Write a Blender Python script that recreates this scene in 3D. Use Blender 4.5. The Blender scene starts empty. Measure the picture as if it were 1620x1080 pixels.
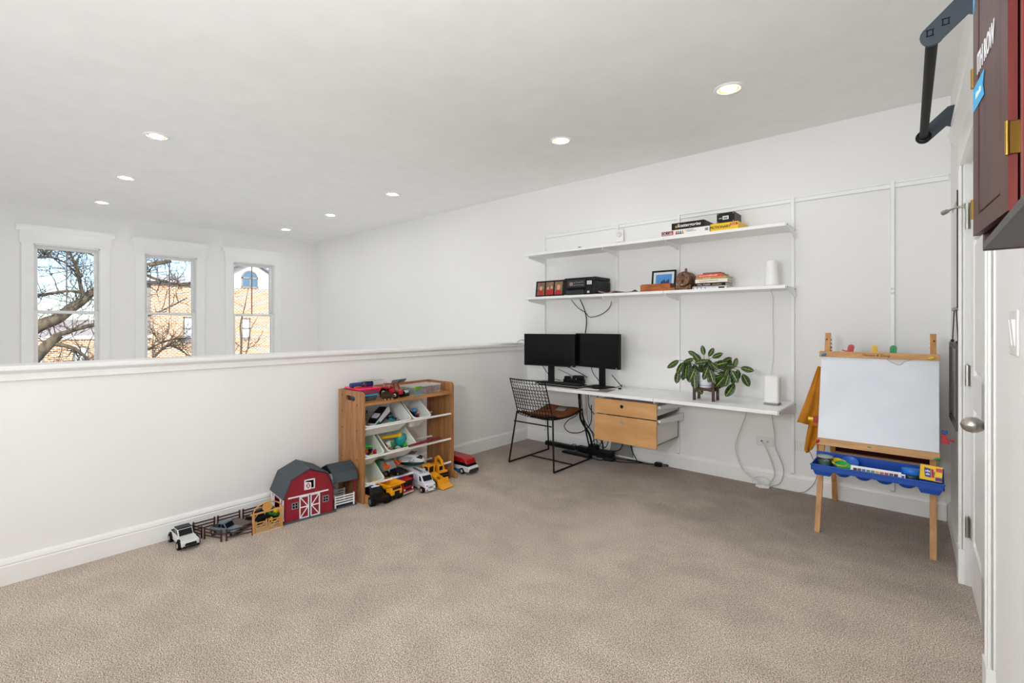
import bpy, math, random
from math import pi, sin, cos, radians
from mathutils import Vector, Matrix

S = bpy.context.scene
COL = S.collection
random.seed(11)

# ---------------------------------------------------------------- camera, sky, sun, lights, exposure
cd = bpy.data.cameras.new('camera'); cam = bpy.data.objects.new('camera', cd); COL.objects.link(cam)
cam.location = (3.418, -4.210, 1.265)
cam.rotation_euler = (pi / 2, 0, radians(40.9))
cd.sensor_width = 36.0; cd.lens = 767 / 1620 * 36.0
cd.shift_y = -26 / 1620; cd.clip_start = 0.05; cd.clip_end = 400
S.camera = cam

w = bpy.data.worlds.new('sky'); S.world = w; w.use_nodes = True
nt = w.node_tree; nt.nodes.clear()
sky = nt.nodes.new('ShaderNodeTexSky'); sky.sky_type = 'NISHITA'; sky.sun_disc = False
sky.sun_elevation = radians(38); sky.sun_rotation = radians(60); sky.air_density = 0.8; sky.dust_density = 0.4; sky.ozone_density = 2.5
bg = nt.nodes.new('ShaderNodeBackground'); bg.inputs['Strength'].default_value = 0.34
wo = nt.nodes.new('ShaderNodeOutputWorld')
nt.links.new(sky.outputs[0], bg.inputs[0]); nt.links.new(bg.outputs[0], wo.inputs[0])

sl = bpy.data.lights.new('sun', 'SUN'); sl.energy = 6.5; sl.angle = radians(0.6); sl.color = (1, .95, .86)
so = bpy.data.objects.new('sun', sl); COL.objects.link(so)
so.rotation_euler = Vector((-0.80, 0.30, -0.55)).to_track_quat('-Z', 'Y').to_euler()

def area(name, loc, target, sx, sy, energy, color=(1, 1, 1)):
    l = bpy.data.lights.new(name, 'AREA'); l.shape = 'RECTANGLE'; l.size = sx; l.size_y = sy; l.energy = energy; l.color = color
    o = bpy.data.objects.new(name, l); COL.objects.link(o); o.location = loc
    o.rotation_euler = (Vector(target) - Vector(loc)).to_track_quat('-Z', 'Y').to_euler(); return o
# unseen fill lights added to brighten the ceiling, the loft and the tall room
area('fill_bounce', (2.75, -4.75, 1.55), (2.35, -3.35, 2.742), .5, .5, 47, (.93, .985, 1.03))
area('fill_behind', (1.7, -6.35, 1.2), (1.7, -1.5, 1.9), 3.2, 1.7, 48, (.93, .985, 1.03))
area('fill_lower_room', (-2.5, -3.4, -2.4), (-2.5, -3.0, 2.7), 3.8, 4.6, 74, (.94, .985, 1.02))
LAMP = 140.0       # radiance of the recessed lamps

S.view_settings.view_transform = 'Standard'; S.view_settings.look = 'None'
S.view_settings.exposure = 0.0; S.view_settings.gamma = 1.0
S.view_settings.use_curve_mapping = False
S.cycles.use_denoising = True
S.cycles.max_bounces = 12; S.cycles.diffuse_bounces = 7; S.cycles.glossy_bounces = 4
S.cycles.transparent_max_bounces = 16; S.cycles.sample_clamp_indirect = 6.0
S.cycles.caustics_reflective = False; S.cycles.caustics_refractive = False

# ---------------------------------------------------------------- materials
def lin(c):
    if isinstance(c, str):
        c = [int(c[i:i + 2], 16) / 255 for i in (0, 2, 4)]
    return tuple((x / 12.92 if x <= .04045 else ((x + .055) / 1.055) ** 2.4) for x in c) + (1,)
_M = {}
def mat(col, rough=.5, metal=0.0, name=None, alpha=None, trans=0.0, emit=None, grain=None, bump=None, spec=None):
    key = (col, rough, metal, alpha, trans, emit, str(grain), str(bump), spec)
    if key in _M: return _M[key]
    m = bpy.data.materials.new(name or 'paint_' + str(col)); m.use_nodes = True
    t = m.node_tree; b = t.nodes['Principled BSDF']
    b.inputs['Base Color'].default_value = lin(col); b.inputs['Roughness'].default_value = rough
    b.inputs['Metallic'].default_value = metal
    if spec is None and sum(lin(col)[:3]) < .06: spec = .22
    if spec is not None: b.inputs['Specular IOR Level'].default_value = spec
    if trans: b.inputs['Transmission Weight'].default_value = trans
    if alpha is not None: b.inputs['Alpha'].default_value = alpha
    if emit:
        b.inputs['Emission Color'].default_value = lin(emit[0]); b.inputs['Emission Strength'].default_value = emit[1]
    tc = t.nodes.new('ShaderNodeTexCoord')
    def noise(scale, det=4, stretch=(1, 1, 1)):
        mp = t.nodes.new('ShaderNodeMapping'); mp.inputs['Scale'].default_value = stretch
        n = t.nodes.new('ShaderNodeTexNoise'); n.inputs['Scale'].default_value = scale; n.inputs['Detail'].default_value = det
        t.links.new(tc.outputs['Object'], mp.inputs[0]); t.links.new(mp.outputs[0], n.inputs['Vector']); return n
    # every surface gets a faint procedural variation
    g = grain or dict(c2=None, scale=6, stretch=(1, 1, 1), lo=.3, hi=.7)
    n = noise(g.get('scale', 6), g.get('det', 4), g.get('stretch', (1, 1, 1)))
    r = t.nodes.new('ShaderNodeValToRGB')
    c1 = lin(col); c2 = lin(g['c2']) if g.get('c2') else tuple(x * .96 for x in c1[:3]) + (1,)
    r.color_ramp.elements[0].position = g.get('lo', .35); r.color_ramp.elements[1].position = g.get('hi', .65)
    r.color_ramp.elements[0].color = c2; r.color_ramp.elements[1].color = c1
    t.links.new(n.outputs['Fac'], r.inputs[0]); t.links.new(r.outputs[0], b.inputs['Base Color'])
    if bump:
        n2 = noise(bump[0], 6, bump[2] if len(bump) > 2 else (1, 1, 1)); bp = t.nodes.new('ShaderNodeBump')
        bp.inputs['Strength'].default_value = bump[1]; bp.inputs['Distance'].default_value = .01
        t.links.new(n2.outputs['Fac'], bp.inputs['Height']); t.links.new(bp.outputs[0], b.inputs['Normal'])
    _M[key] = m; return m

def wood(c1, c2, stretch=(1, 1, 14), scale=5, rough=.45):
    return mat(c1, rough, name='wood', grain=dict(c2=c2, scale=scale, det=8, stretch=stretch, lo=.38, hi=.62), bump=(scale * 8, .04, stretch))

def glass_mat(name, tint=(1, 1, 1), refl=.06):
    m = bpy.data.materials.new(name); m.use_nodes = True; t = m.node_tree; t.nodes.clear()
    tr = t.nodes.new('ShaderNodeBsdfTransparent'); tr.inputs[0].default_value = tint + (1,)
    gl = t.nodes.new('ShaderNodeBsdfGlossy'); gl.inputs['Roughness'].default_value = .03
    fr = t.nodes.new('ShaderNodeFresnel'); fr.inputs[0].default_value = 1.45
    mu = t.nodes.new('ShaderNodeMath'); mu.operation = 'MULTIPLY'; mu.inputs[1].default_value = refl * 12
    mx = t.nodes.new('ShaderNodeMixShader'); o = t.nodes.new('ShaderNodeOutputMaterial')
    t.links.new(fr.outputs[0], mu.inputs[0]); t.links.new(mu.outputs[0], mx.inputs[0])
    t.links.new(tr.outputs[0], mx.inputs[1]); t.links.new(gl.outputs[0], mx.inputs[2]); t.links.new(mx.outputs[0], o.inputs[0])
    return m

WALL = mat('eeedeb', .9, name='white_wall_paint', grain=dict(c2='ecebe9', scale=1.2), bump=(180, .03))
CEIL = mat('f0efed', .95, name='white_ceiling_paint', bump=(150, .03))
TRIM = mat('f1f0ed', .38, name='white_trim_paint')
WHITE = mat('f2f2f0', .42, name='white_enamel')
WPLAST = mat('f0efec', .4, name='white_plastic')
BLACK = mat('0b0b0c', .45, name='black_plastic')
BLACKM = mat('0e0e0e', .5, name='black_steel')
STEEL = mat('b9b6b0', .28, 1.0, name='brushed_nickel')
BRASS = mat('b08d45', .32, 1.0, name='brass')
RUBBER = mat('0d0d0d', .75, name='rubber')

# ---------------------------------------------------------------- mesh building
class MB:
    def __init__(s): s.v = []; s.f = []; s.m = []; s.s = []
    def add(s, vs, fs, mi=0, sm=False, X=None):
        o = len(s.v)
        for p in vs:
            p = Vector(p); s.v.append(tuple(X @ p) if X else tuple(p))
        for f in fs: s.f.append([i + o for i in f]); s.m.append(mi); s.s.append(sm)
        return s
    def box(s, x0, x1, y0, y1, z0, z1, mi=0, X=None):
        vs = [(x, y, z) for x in (x0, x1) for y in (y0, y1) for z in (z0, z1)]
        return s.add(vs, [(0, 1, 3, 2), (4, 6, 7, 5), (0, 4, 5, 1), (2, 3, 7, 6), (0, 2, 6, 4), (1, 5, 7, 3)], mi, False, X)
    def bx(s, c, d, mi=0, X=None):
        return s.box(c[0] - d[0] / 2, c[0] + d[0] / 2, c[1] - d[1] / 2, c[1] + d[1] / 2, c[2] - d[2] / 2, c[2] + d[2] / 2, mi, X)
    def hexa(s, lo, hi, mi=0, X=None):      # two quads, bottom and top, same winding
        return s.add(list(lo) + list(hi), [(3, 2, 1, 0), (4, 5, 6, 7), (0, 1, 5, 4), (1, 2, 6, 5), (2, 3, 7, 6), (3, 0, 4, 7)], mi, False, X)
    def cyl(s, p0, p1, r0, r1=None, n=12, mi=0, sm=True, X=None, caps=True):
        p0 = Vector(p0); p1 = Vector(p1); r1 = r0 if r1 is None else r1
        d = (p1 - p0).normalized(); a = d.orthogonal().normalized(); b = d.cross(a)
        vs = []
        for i in range(n):
            t = 2 * pi * i / n; u = a * cos(t) + b * sin(t); vs += [p0 + u * r0, p1 + u * r1]
        s.add(vs, [(2 * i, 2 * ((i + 1) % n), 2 * ((i + 1) % n) + 1, 2 * i + 1) for i in range(n)], mi, sm, X)
        if caps:
            s.add([vs[2 * i] for i in range(n)], [tuple(reversed(range(n)))], mi, False, X)
            s.add([vs[2 * i + 1] for i in range(n)], [tuple(range(n))], mi, False, X)
        return s
    def tube(s, pts, r, n=6, mi=0, X=None, closed=False):
        P = [Vector(p) for p in pts]; R = r if isinstance(r, (list, tuple)) else [r] * len(P)
        vs = []; prev = None; L = len(P)
        for i, p in enumerate(P):
            if closed: d = P[(i + 1) % L] - P[i - 1]
            else: d = (P[min(i + 1, L - 1)] - P[max(i - 1, 0)])
            d = d.normalized() if d.length > 1e-9 else Vector((0, 0, 1))
            if prev is None: a = d.orthogonal().normalized()
            else:
                a = prev - d * prev.dot(d)
                a = a.normalized() if a.length > 1e-6 else d.orthogonal().normalized()
            prev = a; b = d.cross(a)
            for k in range(n):
                t = 2 * pi * k / n; vs.append(p + (a * cos(t) + b * sin(t)) * R[i])
        fs = []
        for i in range(L if closed else L - 1):
            j = (i + 1) % L
            for k in range(n):
                k2 = (k + 1) % n; fs.append((i * n + k, i * n + k2, j * n + k2, j * n + k))
        s.add(vs, fs, mi, True, X)
        if not closed:
            s.add(vs[:n], [tuple(reversed(range(n)))], mi, False, X); s.add(vs[-n:], [tuple(range(n))], mi, False, X)
        return s
    def lathe(s, prof, n=20, c=(0, 0, 0), mi=0, X=None, sm=True, caps=True):
        vs = []
        for r, z in prof:
            for k in range(n):
                t = 2 * pi * k / n; vs.append((c[0] + r * cos(t), c[1] + r * sin(t), c[2] + z))
        fs = []
        for i in range(len(prof) - 1):
            for k in range(n):
                k2 = (k + 1) % n; fs.append((i * n + k, i * n + k2, (i + 1) * n + k2, (i + 1) * n + k))
        s.add(vs, fs, mi, sm, X)
        if caps and prof[0][0] > 1e-5: s.add(vs[:n], [tuple(reversed(range(n)))], mi, False, X)
        if caps and prof[-1][0] > 1e-5: s.add(vs[-n:], [tuple(range(n))], mi, False, X)
        return s
    def prism(s, poly, ax, a, b, mi=0, X=None):
        n = len(poly)
        def P(q, d): return {'x': (d, q[0], q[1]), 'y': (q[0], d, q[1]), 'z': (q[0], q[1], d)}[ax]
        vs = [P(q, a) for q in poly] + [P(q, b) for q in poly]
        return s.add(vs, [tuple(reversed(range(n))), tuple(range(n, 2 * n))] + [(i, (i + 1) % n, n + (i + 1) % n, n + i) for i in range(n)], mi, False, X)
    def ell(s, c, r, nu=14, nv=8, mi=0, X=None):
        r = (r, r, r) if not isinstance(r, (tuple, list)) else r
        vs = [(c[0], c[1], c[2] - r[2])]
        for j in range(1, nv):
            ph = -pi / 2 + pi * j / nv
            for i in range(nu):
                t = 2 * pi * i / nu; vs.append((c[0] + r[0] * cos(ph) * cos(t), c[1] + r[1] * cos(ph) * sin(t), c[2] + r[2] * sin(ph)))
        vs.append((c[0], c[1], c[2] + r[2])); fs = []
        for i in range(nu):
            i2 = (i + 1) % nu; fs.append((0, 1 + i2, 1 + i)); fs.append((len(vs) - 1, 1 + (nv - 2) * nu + i, 1 + (nv - 2) * nu + i2))
            for j in range(nv - 2): fs.append((1 + j * nu + i, 1 + j * nu + i2, 1 + (j + 1) * nu + i2, 1 + (j + 1) * nu + i))
        return s.add(vs, fs, mi, True, X)
    def grid(s, fn, nu, nv, mi=0, X=None, sm=True):
        vs = [fn(i / nu, j / nv) for j in range(nv + 1) for i in range(nu + 1)]
        return s.add(vs, [(j * (nu + 1) + i, j * (nu + 1) + i + 1, (j + 1) * (nu + 1) + i + 1, (j + 1) * (nu + 1) + i) for j in range(nv) for i in range(nu)], mi, sm, X)
    def mesh(s, name, mats):
        me = bpy.data.meshes.new(name); me.from_pydata(s.v, [], s.f); me.update()
        for m in (mats if isinstance(mats, (list, tuple)) else [mats]): me.materials.append(m)
        me.polygons.foreach_set('material_index', s.m); me.polygons.foreach_set('use_smooth', s.s); me.update(); return me
    def build(s, name, mats, parent=None, bevel=0, seg=2, off=None, solid=0, subd=0, kind=None, label=None, fix=True):
        if off is not None: s.v = [tuple(Vector(p) - Vector(off)) for p in s.v]
        me = s.mesh(name, mats)
        if fix:
            import bmesh
            bm = bmesh.new(); bm.from_mesh(me); bmesh.ops.recalc_face_normals(bm, faces=bm.faces); bm.to_mesh(me); bm.free()
        o = bpy.data.objects.new(name, me); COL.objects.link(o)
        if parent: o.parent = parent
        if solid: md = o.modifiers.new('thickness', 'SOLIDIFY'); md.thickness = solid; md.offset = 0
        if bevel:
            md = o.modifiers.new('edge', 'BEVEL'); md.width = bevel; md.segments = seg; md.limit_method = 'ANGLE'; md.angle_limit = radians(40)
        if subd: md = o.modifiers.new('round', 'SUBSURF'); md.levels = subd; md.render_levels = subd
        if kind: o['kind'] = kind
        if label: o['label'] = label
        return o

def tag(o, label, cat, group=None):
    o['label'] = label; o['category'] = cat
    if group: o['group'] = group
    return o
def thing(name, label, cat, loc=(0, 0, 0), rz=0.0, group=None, rot=None):
    o = bpy.data.objects.new(name, None); COL.objects.link(o); o.location = loc
    o.rotation_euler = rot if rot else (0, 0, rz); o.empty_display_size = .05
    return tag(o, label, cat, group)
def struct(o): o['kind'] = 'structure'; return o
def link_copy(o, parent=None):
    c = o.copy(); COL.objects.link(c); c.parent = parent; return c
def copy_tree(o, parent=None):
    c = link_copy(o, parent)
    for ch in list(o.children): copy_tree(ch, c)
    return c
def piece(name, me, parent, loc=(0, 0, 0), rot=(0, 0, 0), sc=(1, 1, 1)):
    o = bpy.data.objects.new(name, me); COL.objects.link(o); o.parent = parent
    o.location = loc; o.rotation_euler = rot; o.scale = sc; return o
TEXTS = []
def text(body, size, loc, rot, m, parent=None, name='lettering', ext=.0003, sx=1.0, shear=0.0, bold=0.0, align='CENTER'):
    c = bpy.data.curves.new(name, 'FONT'); c.body = body; c.size = size; c.extrude = ext; c.align_x = align; c.align_y = 'CENTER'
    c.shear = shear; c.offset = bold; c.resolution_u = 3
    c.materials.append(m); o = bpy.data.objects.new(name, c); COL.objects.link(o); o.location = loc; o.rotation_euler = rot
    o.scale = (sx, 1, 1); o.parent = parent; TEXTS.append(o); return o
def small_print(wd, ht, loc, m, parent, n=8, seed=0, shear=0.0):      # print too small to read in the photo: a row of tiny marks in the xz plane
    r = random.Random(seed); b = MB(); x = -wd / 2; st = wd / n
    for k in range(n):
        h = ht * r.choice((.7, .75, 1)); b.box(loc[0] + x, loc[0] + x + st * r.uniform(.55, .8), loc[1] - .0003, loc[1] + .0003, loc[2] - ht / 2, loc[2] - ht / 2 + h); x += st
    return b.build('small_print', m, parent, kind='stuff')
FACE_Y = (pi / 2, 0, 0)          # lettering that faces -y
def smooth_path(pts, k=6):
    P = [Vector(p) for p in pts]; P = [2 * P[0] - P[1]] + P + [2 * P[-1] - P[-2]]; out = []
    for i in range(1, len(P) - 2):
        a, b, c, d = P[i - 1:i + 3]
        for j in range(k):
            t = j / k
            out.append(.5 * ((2 * b) + (c - a) * t + (2 * a - 5 * b + 4 * c - d) * t * t + (3 * b - a - 3 * c + d) * t ** 3))
    out.append(P[-2]); return out
def cable(pts, r, m, label, name='cable', group=None, n=6, k=6):
    b = MB().tube(smooth_path(pts, k), r, n); o = b.build(name, m, fix=False); return tag(o, label, 'cable', group)
# ================================================================ the room
CARPET = bpy.data.materials.new('taupe_carpet'); CARPET.use_nodes = True
def _carpet(m):
    t = m.node_tree; b = t.nodes['Principled BSDF']; b.inputs['Roughness'].default_value = 1.0
    b.inputs['Specular IOR Level'].default_value = .05
    b.inputs['Sheen Weight'].default_value = .15
    tc = t.nodes.new('ShaderNodeTexCoord'); L = t.links.new
    def noise(sc, det=3, dist=0.0, stretch=(1, 1, 1)):
        mp = t.nodes.new('ShaderNodeMapping'); mp.inputs['Scale'].default_value = stretch
        n = t.nodes.new('ShaderNodeTexNoise'); n.inputs['Scale'].default_value = sc; n.inputs['Detail'].default_value = det
        n.inputs['Distortion'].default_value = dist; L(tc.outputs['Object'], mp.inputs[0]); L(mp.outputs[0], n.inputs['Vector']); return n
    def ramp(src, lo, hi, a, c):
        r = t.nodes.new('ShaderNodeValToRGB'); e = r.color_ramp.elements
        e[0].position = lo; e[1].position = hi; e[0].color = a; e[1].color = c; L(src, r.inputs[0]); return r
    def mul(a, c, f=1.0):
        x = t.nodes.new('ShaderNodeMix'); x.data_type = 'RGBA'; x.blend_type = 'MULTIPLY'; x.inputs[0].default_value = f
        L(a, x.inputs[6]); L(c, x.inputs[7]); return x.outputs[2]
    g = lambda v: (v, v, v, 1)
    tuft = ramp(noise(230, 2).outputs['Fac'], .36, .62, lin('7b6857'), lin('f8e7d6'))
    loop = ramp(noise(75, 4).outputs['Fac'], .36, .64, g(.86), g(1.05))
    nap = ramp(noise(4.5, 6, .3, (1, 1.2, 1)).outputs['Fac'], .36, .62, g(.87), g(1.02))
    # vacuumed nap in strokes; shade and nap painted darker along the shelf wall
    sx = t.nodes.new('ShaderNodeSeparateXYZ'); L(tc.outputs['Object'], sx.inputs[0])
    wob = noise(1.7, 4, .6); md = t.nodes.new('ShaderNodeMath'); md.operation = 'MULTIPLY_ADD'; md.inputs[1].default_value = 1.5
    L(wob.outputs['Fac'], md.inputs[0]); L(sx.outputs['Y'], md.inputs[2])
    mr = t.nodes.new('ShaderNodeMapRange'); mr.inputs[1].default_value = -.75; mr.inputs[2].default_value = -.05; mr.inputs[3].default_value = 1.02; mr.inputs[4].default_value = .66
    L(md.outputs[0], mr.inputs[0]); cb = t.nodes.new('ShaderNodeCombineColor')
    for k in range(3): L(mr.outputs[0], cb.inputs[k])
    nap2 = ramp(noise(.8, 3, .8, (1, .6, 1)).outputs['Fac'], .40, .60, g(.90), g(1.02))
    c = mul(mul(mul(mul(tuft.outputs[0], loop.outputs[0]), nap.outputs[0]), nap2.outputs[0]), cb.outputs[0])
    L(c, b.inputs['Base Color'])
    bp = t.nodes.new('ShaderNodeBump'); bp.inputs['Strength'].default_value = .9; bp.inputs['Distance'].default_value = .008
    L(noise(190, 3).outputs['Fac'], bp.inputs['Height']); L(bp.outputs[0], b.inputs['Normal'])
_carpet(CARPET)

Wx = Matrix.Translation((3.510, 0, 0)) @ Matrix.Rotation(.030, 4, 'Z')    # right wall frame: face at x=0, runs along -y
RW = dict(loc=(3.510, 0, 0), rz=.030)
def rw_obj(o): o.location = RW['loc']; o.rotation_euler = (0, 0, RW['rz']); return o
H = 2.742

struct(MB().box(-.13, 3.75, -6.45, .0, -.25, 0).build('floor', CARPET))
struct(MB().box(-5.0, -.13, -6.45, 0, -2.95, -2.8).build('floor_lower', wood('8a6b4e', '735740', (1, 12, 1))))
struct(MB().box(-5.2, 3.9, -6.6, .3, H, H + .2).build('ceiling', CEIL))
struct(MB().prism([(3.9, 0), (0, 0), (-5.2, .115), (-5.2, .3), (3.9, .3)], 'z', -2.95, H).build('wall_back', WALL))
struct(MB().box(-5.2, 3.9, -6.6, -6.45, -2.95, H).build('wall_front', WALL))
struct(MB().box(-.13, 0, -6.45, 0, -2.8, 1.04).build('wall_half', WALL))
struct(MB().box(-.175, .045, -6.45, 0, 1.04, 1.066).build('trim_1', TRIM, bevel=.006))
b = MB().box(0, .019, -6.45, 0, .992, 1.04); b.prism([(.019, 1.025), (.036, 1.04), (.019, 1.04)], 'y', -6.45, 0)
struct(b.build('trim_2', TRIM, bevel=.002))
# baseboards: tall flat face, bead and stepped cap
def bb_prof(t=.016): return [(0, 0), (t, 0), (t, .09), (t - .003, .094), (t - .001, .102), (t - .005, .116), (t - .011, .127), (0, .127)]
struct(MB().prism([(p[0], p[1]) for p in bb_prof()], 'y', -6.45, -.016).build('baseboard_left', TRIM))
struct(MB().prism([(-p[0], p[1]) for p in bb_prof()], 'x', .0, 3.49).build('baseboard_back', TRIM))

# window wall with three openings
WY = [(-3.556, -2.916), (-2.434, -1.787), (-1.287, -.639)]; WT, WB = 2.274, .59
b = MB(); ys = [-6.45] + [v for p in WY for v in p] + [.14]
for i in range(0, len(ys), 2): b.box(-5.16, -5, ys[i], ys[i + 1], -2.95, H)
for a, c in WY: b.box(-5.16, -5, a, c, WT, H); b.box(-5.16, -5, a, c, -2.95, WB)
struct(b.build('wall_left', WALL))
PANE = glass_mat('window_glass', (.97, .98, .98), .05)
VINYL = mat('e9e8e6', .4, name='window_vinyl')
for i, (a, c) in enumerate(WY):
    wn = bpy.data.objects.new('window_%d' % (i + 1), None); COL.objects.link(wn); wn.location = (-5, (a + c) / 2, WB); wn['kind'] = 'structure'
    o = wn.location.copy(); e = .003
    # casing and head with crown on the room side
    b = MB(); b.box(-5.0, -4.978, a - .105, a + .004, WB - .02, WT + .012); b.box(-5.0, -4.978, c - .004, c + .105, WB - .02, WT + .012)
    b.build('casing', TRIM, wn, bevel=.003, off=o)
    b = MB(); b.box(-5.0, -4.974, a - .12, c + .12, WT + .004, WT + .155)
    b.box(-5, -4.968, a - .118, c + .118, WT + .02, WT + .032)
    b.prism([(-5.0, WT + .155), (-4.974, WT + .155), (-4.945, WT + .195), (-4.94, WT + .222), (-5.0, WT + .222)], 'y', a - .15, c + .15)
    b.build('head_casing', TRIM, wn, off=o)
    MB().box(-5.06, -4.935, a - .13, c + .13, WB - .045, WB - .015).build('window_sill', TRIM, wn, bevel=.004, off=o)
    b = MB()
    b.box(-5.15, -5.0, a, a + .012, WB, WT); b.box(-5.15, -5.0, c - .012, c, WB, WT); b.box(-5.15, -5, a, c, WT - .012, WT); b.box(-5.15, -5, a, c, WB, WB + .015)
    b.build('jamb', TRIM, wn, off=o)
    mid = 1.43
    def sash(x0, x1, z0, z1, nm):
        s = MB(); w = .036; A, B = a + .012, c - .012
        s.box(x0, x1, A, A + w, z0, z1); s.box(x0, x1, B - w, B, z0, z1); s.box(x0, x1, A + w, B - w, z1 - w, z1); s.box(x0, x1, A + w, B - w, z0, z0 + w)
        so_ = s.build(nm, VINYL, wn, bevel=.003, off=o)
        g = MB().box((x0 + x1) / 2 - .002, (x0 + x1) / 2 + .002, A + w, B - w, z0 + w, z1 - w).build('pane', PANE, so_, off=o)
        return so_
    up = sash(-5.115, -5.075, mid - .02, WT - .012, 'upper_sash'); lo = sash(-5.07, -5.03, WB + .015, mid + .02, 'lower_sash')
    MB().box(-5.105, -5.085, (a + c) / 2 - .006, (a + c) / 2 + .006, mid, WT - .04).build('grille_bar', mat('8f7f7a', .5), up, off=o)

# right wall with a door opening
D0, D1, DT = -.985, -1.955, 2.045
b = MB(); b.box(0, .14, D0, .02, -.05, H); b.box(0, .14, D1, D0, DT, H); b.box(0, .14, -6.6, D1, -.05, H)
rw_obj(struct(b.build('wall_right', WALL)))
b = MB(); b.prism([(-p[0], p[1]) for p in bb_prof()], 'y', D0 + .105, -.01)
rw_obj(struct(b.build('baseboard_right', TRIM)))
b = MB(); b.prism([(-p[0], p[1]) for p in bb_prof()], 'y', -6.4, D1 - .115)
rw_obj(struct(b.build('baseboard_front', TRIM)))
# casings round the door
b = MB()
for q0, q1 in ((D0 + .005, D0 + .095), (D1 - .095, D1 - .005)):
    b.box(-.014, 0, q0, q1, .17, DT); b.box(-.019, -.004, q0, q0 + .012, .17, DT); b.box(-.019, -.004, q1 - .012, q1, .17, DT)
    b.box(-.024, 0, q0 - .003, q1 + .003, 0, .17)
b.box(.0, .12, D0, D0 + .004, 0, DT); b.box(.0, .12, D1 - .004, D1, 0, DT)
rw_obj(struct(b.build('trim_3', TRIM, bevel=.003)))
b = MB(); b.box(-.02, 0, D1 - .11, D0 + .11, DT, DT + .13)
b.prism([(0, DT + .13), (-.02, DT + .13), (-.05, DT + .165), (-.055, DT + .19), (0, DT + .19)], 'y', D1 - .14, D0 + .14)
rw_obj(struct(b.build('trim_4', TRIM)))
door = rw_obj(struct(MB().box(.032, .056, D1 + .004, D0 - .004, .012, DT - .004).build('door_1', TRIM)))
b = MB(); xa, xb = .02, .034; Y0, Y1 = D1 + .004, D0 - .004; w_ = .115
for q in ((Y0, Y0 + w_), (Y1 - w_, Y1), ((Y0 + Y1) / 2 - .055, (Y0 + Y1) / 2 + .055)): b.box(xa, xb, q[0], q[1], .012, DT - .004)
zr = [(.012, .235), (.87, 1.03), (1.66, 1.77), (DT - .125, DT - .004)]
for z0, z1 in zr: b.box(xa, xb, Y0 + w_, Y1 - w_, z0, z1)
b.build('stile_and_rail', TRIM, door, bevel=.004)
ym = (Y0 + Y1) / 2
for ya, yb in ((Y0 + w_, ym - .055), (ym + .055, Y1 - w_)):
    for k in range(3):
        za, zb = zr[k][1], zr[k + 1][0]
        q = MB(); i_ = .03
        q.hexa([(.033, ya + .006, za + .006), (.033, yb - .006, za + .006), (.033, yb - .006, zb - .006), (.033, ya + .006, zb - .006)],
               [(.023, ya + i_, za + i_), (.023, yb - i_, za + i_), (.023, yb - i_, zb - i_), (.023, ya + i_, zb - i_)])
        q.build('panel', TRIM, door)
X = Matrix.Translation((.02, Y0 + .07, .917)) @ Matrix.Rotation(-pi / 2, 4, 'Y')
kb = MB().lathe([(.033, 0), (.033, .006), (.016, .010), (.0125, .022), (.012, .03), (.018, .036), (.0265, .05), (.0275, .062), (.024, .078), (.014, .09), (0, .094)], 28, X=X).build('door_knob', STEEL, door)
for z in (.285, 1.02, 1.78):
    q = MB(); q.cyl((.008, D0 - .001, z - .05), (.008, D0 - .001, z + .05), .0085, n=12); q.cyl((.008, D0 - .001, z + .05), (.008, D0 - .001, z + .058), .006, .003, n=10)
    q.box(.017, .0215, D0 - .045, D0 - .006, z - .05, z + .05); q.box(.012, .016, D0 - .002, D0 + .002, z - .05, z + .05)
    for dz in (-.03, -.01, .01, .03): q.cyl((.008, D0 - .001, z + dz - .0012), (.008, D0 - .001, z + dz + .0012), .0092, n=12)
    q.build('hinge', STEEL, door)
# hinge-pin door stop on the top hinge
q = MB(); q.tube(smooth_path([(.008, D0, 1.842), (-.03, D0 + .012, 1.843), (-.065, D0 + .05, 1.835)], 5), .005, 8); q.cyl((-.062, D0 + .046, 1.836), (-.078, D0 + .066, 1.832), .011, .012, 12); q.cyl((.008, D0, 1.83), (.008, D0, 1.856), .012, n=12)
q.build('door_stop', STEEL, door)

# light switches on the near wall
def plate(name, label, X, w, h, kind, cat='switch'):
    t = thing(name, label, cat); t.matrix_world = X
    MB().box(-.006, 0, -w / 2, w / 2, -h / 2, h / 2).build('cover_plate', mat('e2e0dc', .4), t, bevel=.003)
    if kind == 'rocker':
        for yy in (-.023, .023): MB().prism([(-.006, -.034), (-.0075, -.034), (-.0135, .034), (-.006, .034)], 'y', yy - .0165, yy + .0165).build('rocker', WPLAST, t, bevel=.001)
    if kind == 'outlet':
        q = MB()
        for zz in (-.02, .02):
            q.box(-.0075, -.006, -.017, .017, zz - .014, zz + .014)
        q.build('receptacle', WPLAST, t, bevel=.001)
        for zz in (-.02, .02):
            q = MB(); q.box(-.0078, -.0074, -.008, -.006, zz - .002, zz + .008); q.box(-.0078, -.0074, .006, .008, zz - .002, zz + .008); q.cyl((-.0079, 0, zz - .008), (-.0074, 0, zz - .008), .0028, n=8)
            q.build('slot', mat('55504a', .6), t, kind='stuff')
    if kind == 'coax':
        q = MB(); q.cyl((-.006, -.02, 0), (-.018, -.02, 0), .0065, n=6); q.cyl((-.018, -.02, 0), (-.024, -.02, 0), .0045, n=10); q.build('connector', STEEL, t)
        q = MB(); q.box(-.0066, -.0058, .017, .029, -.006, .006); q.build('jack', mat('4a4744', .6), t)
        for yy in (-.05, .05): MB().cyl((-.006, yy, 0), (-.0072, yy, 0), .0035, n=8).build('screw', mat('cfcdc8', .4), t)
    return t
plate('light_switch', 'white double rocker light switch on the wall beside the six-panel door', Wx @ Matrix.Translation((0, -2.41, 1.245)), .116, .118, 'rocker')
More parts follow.
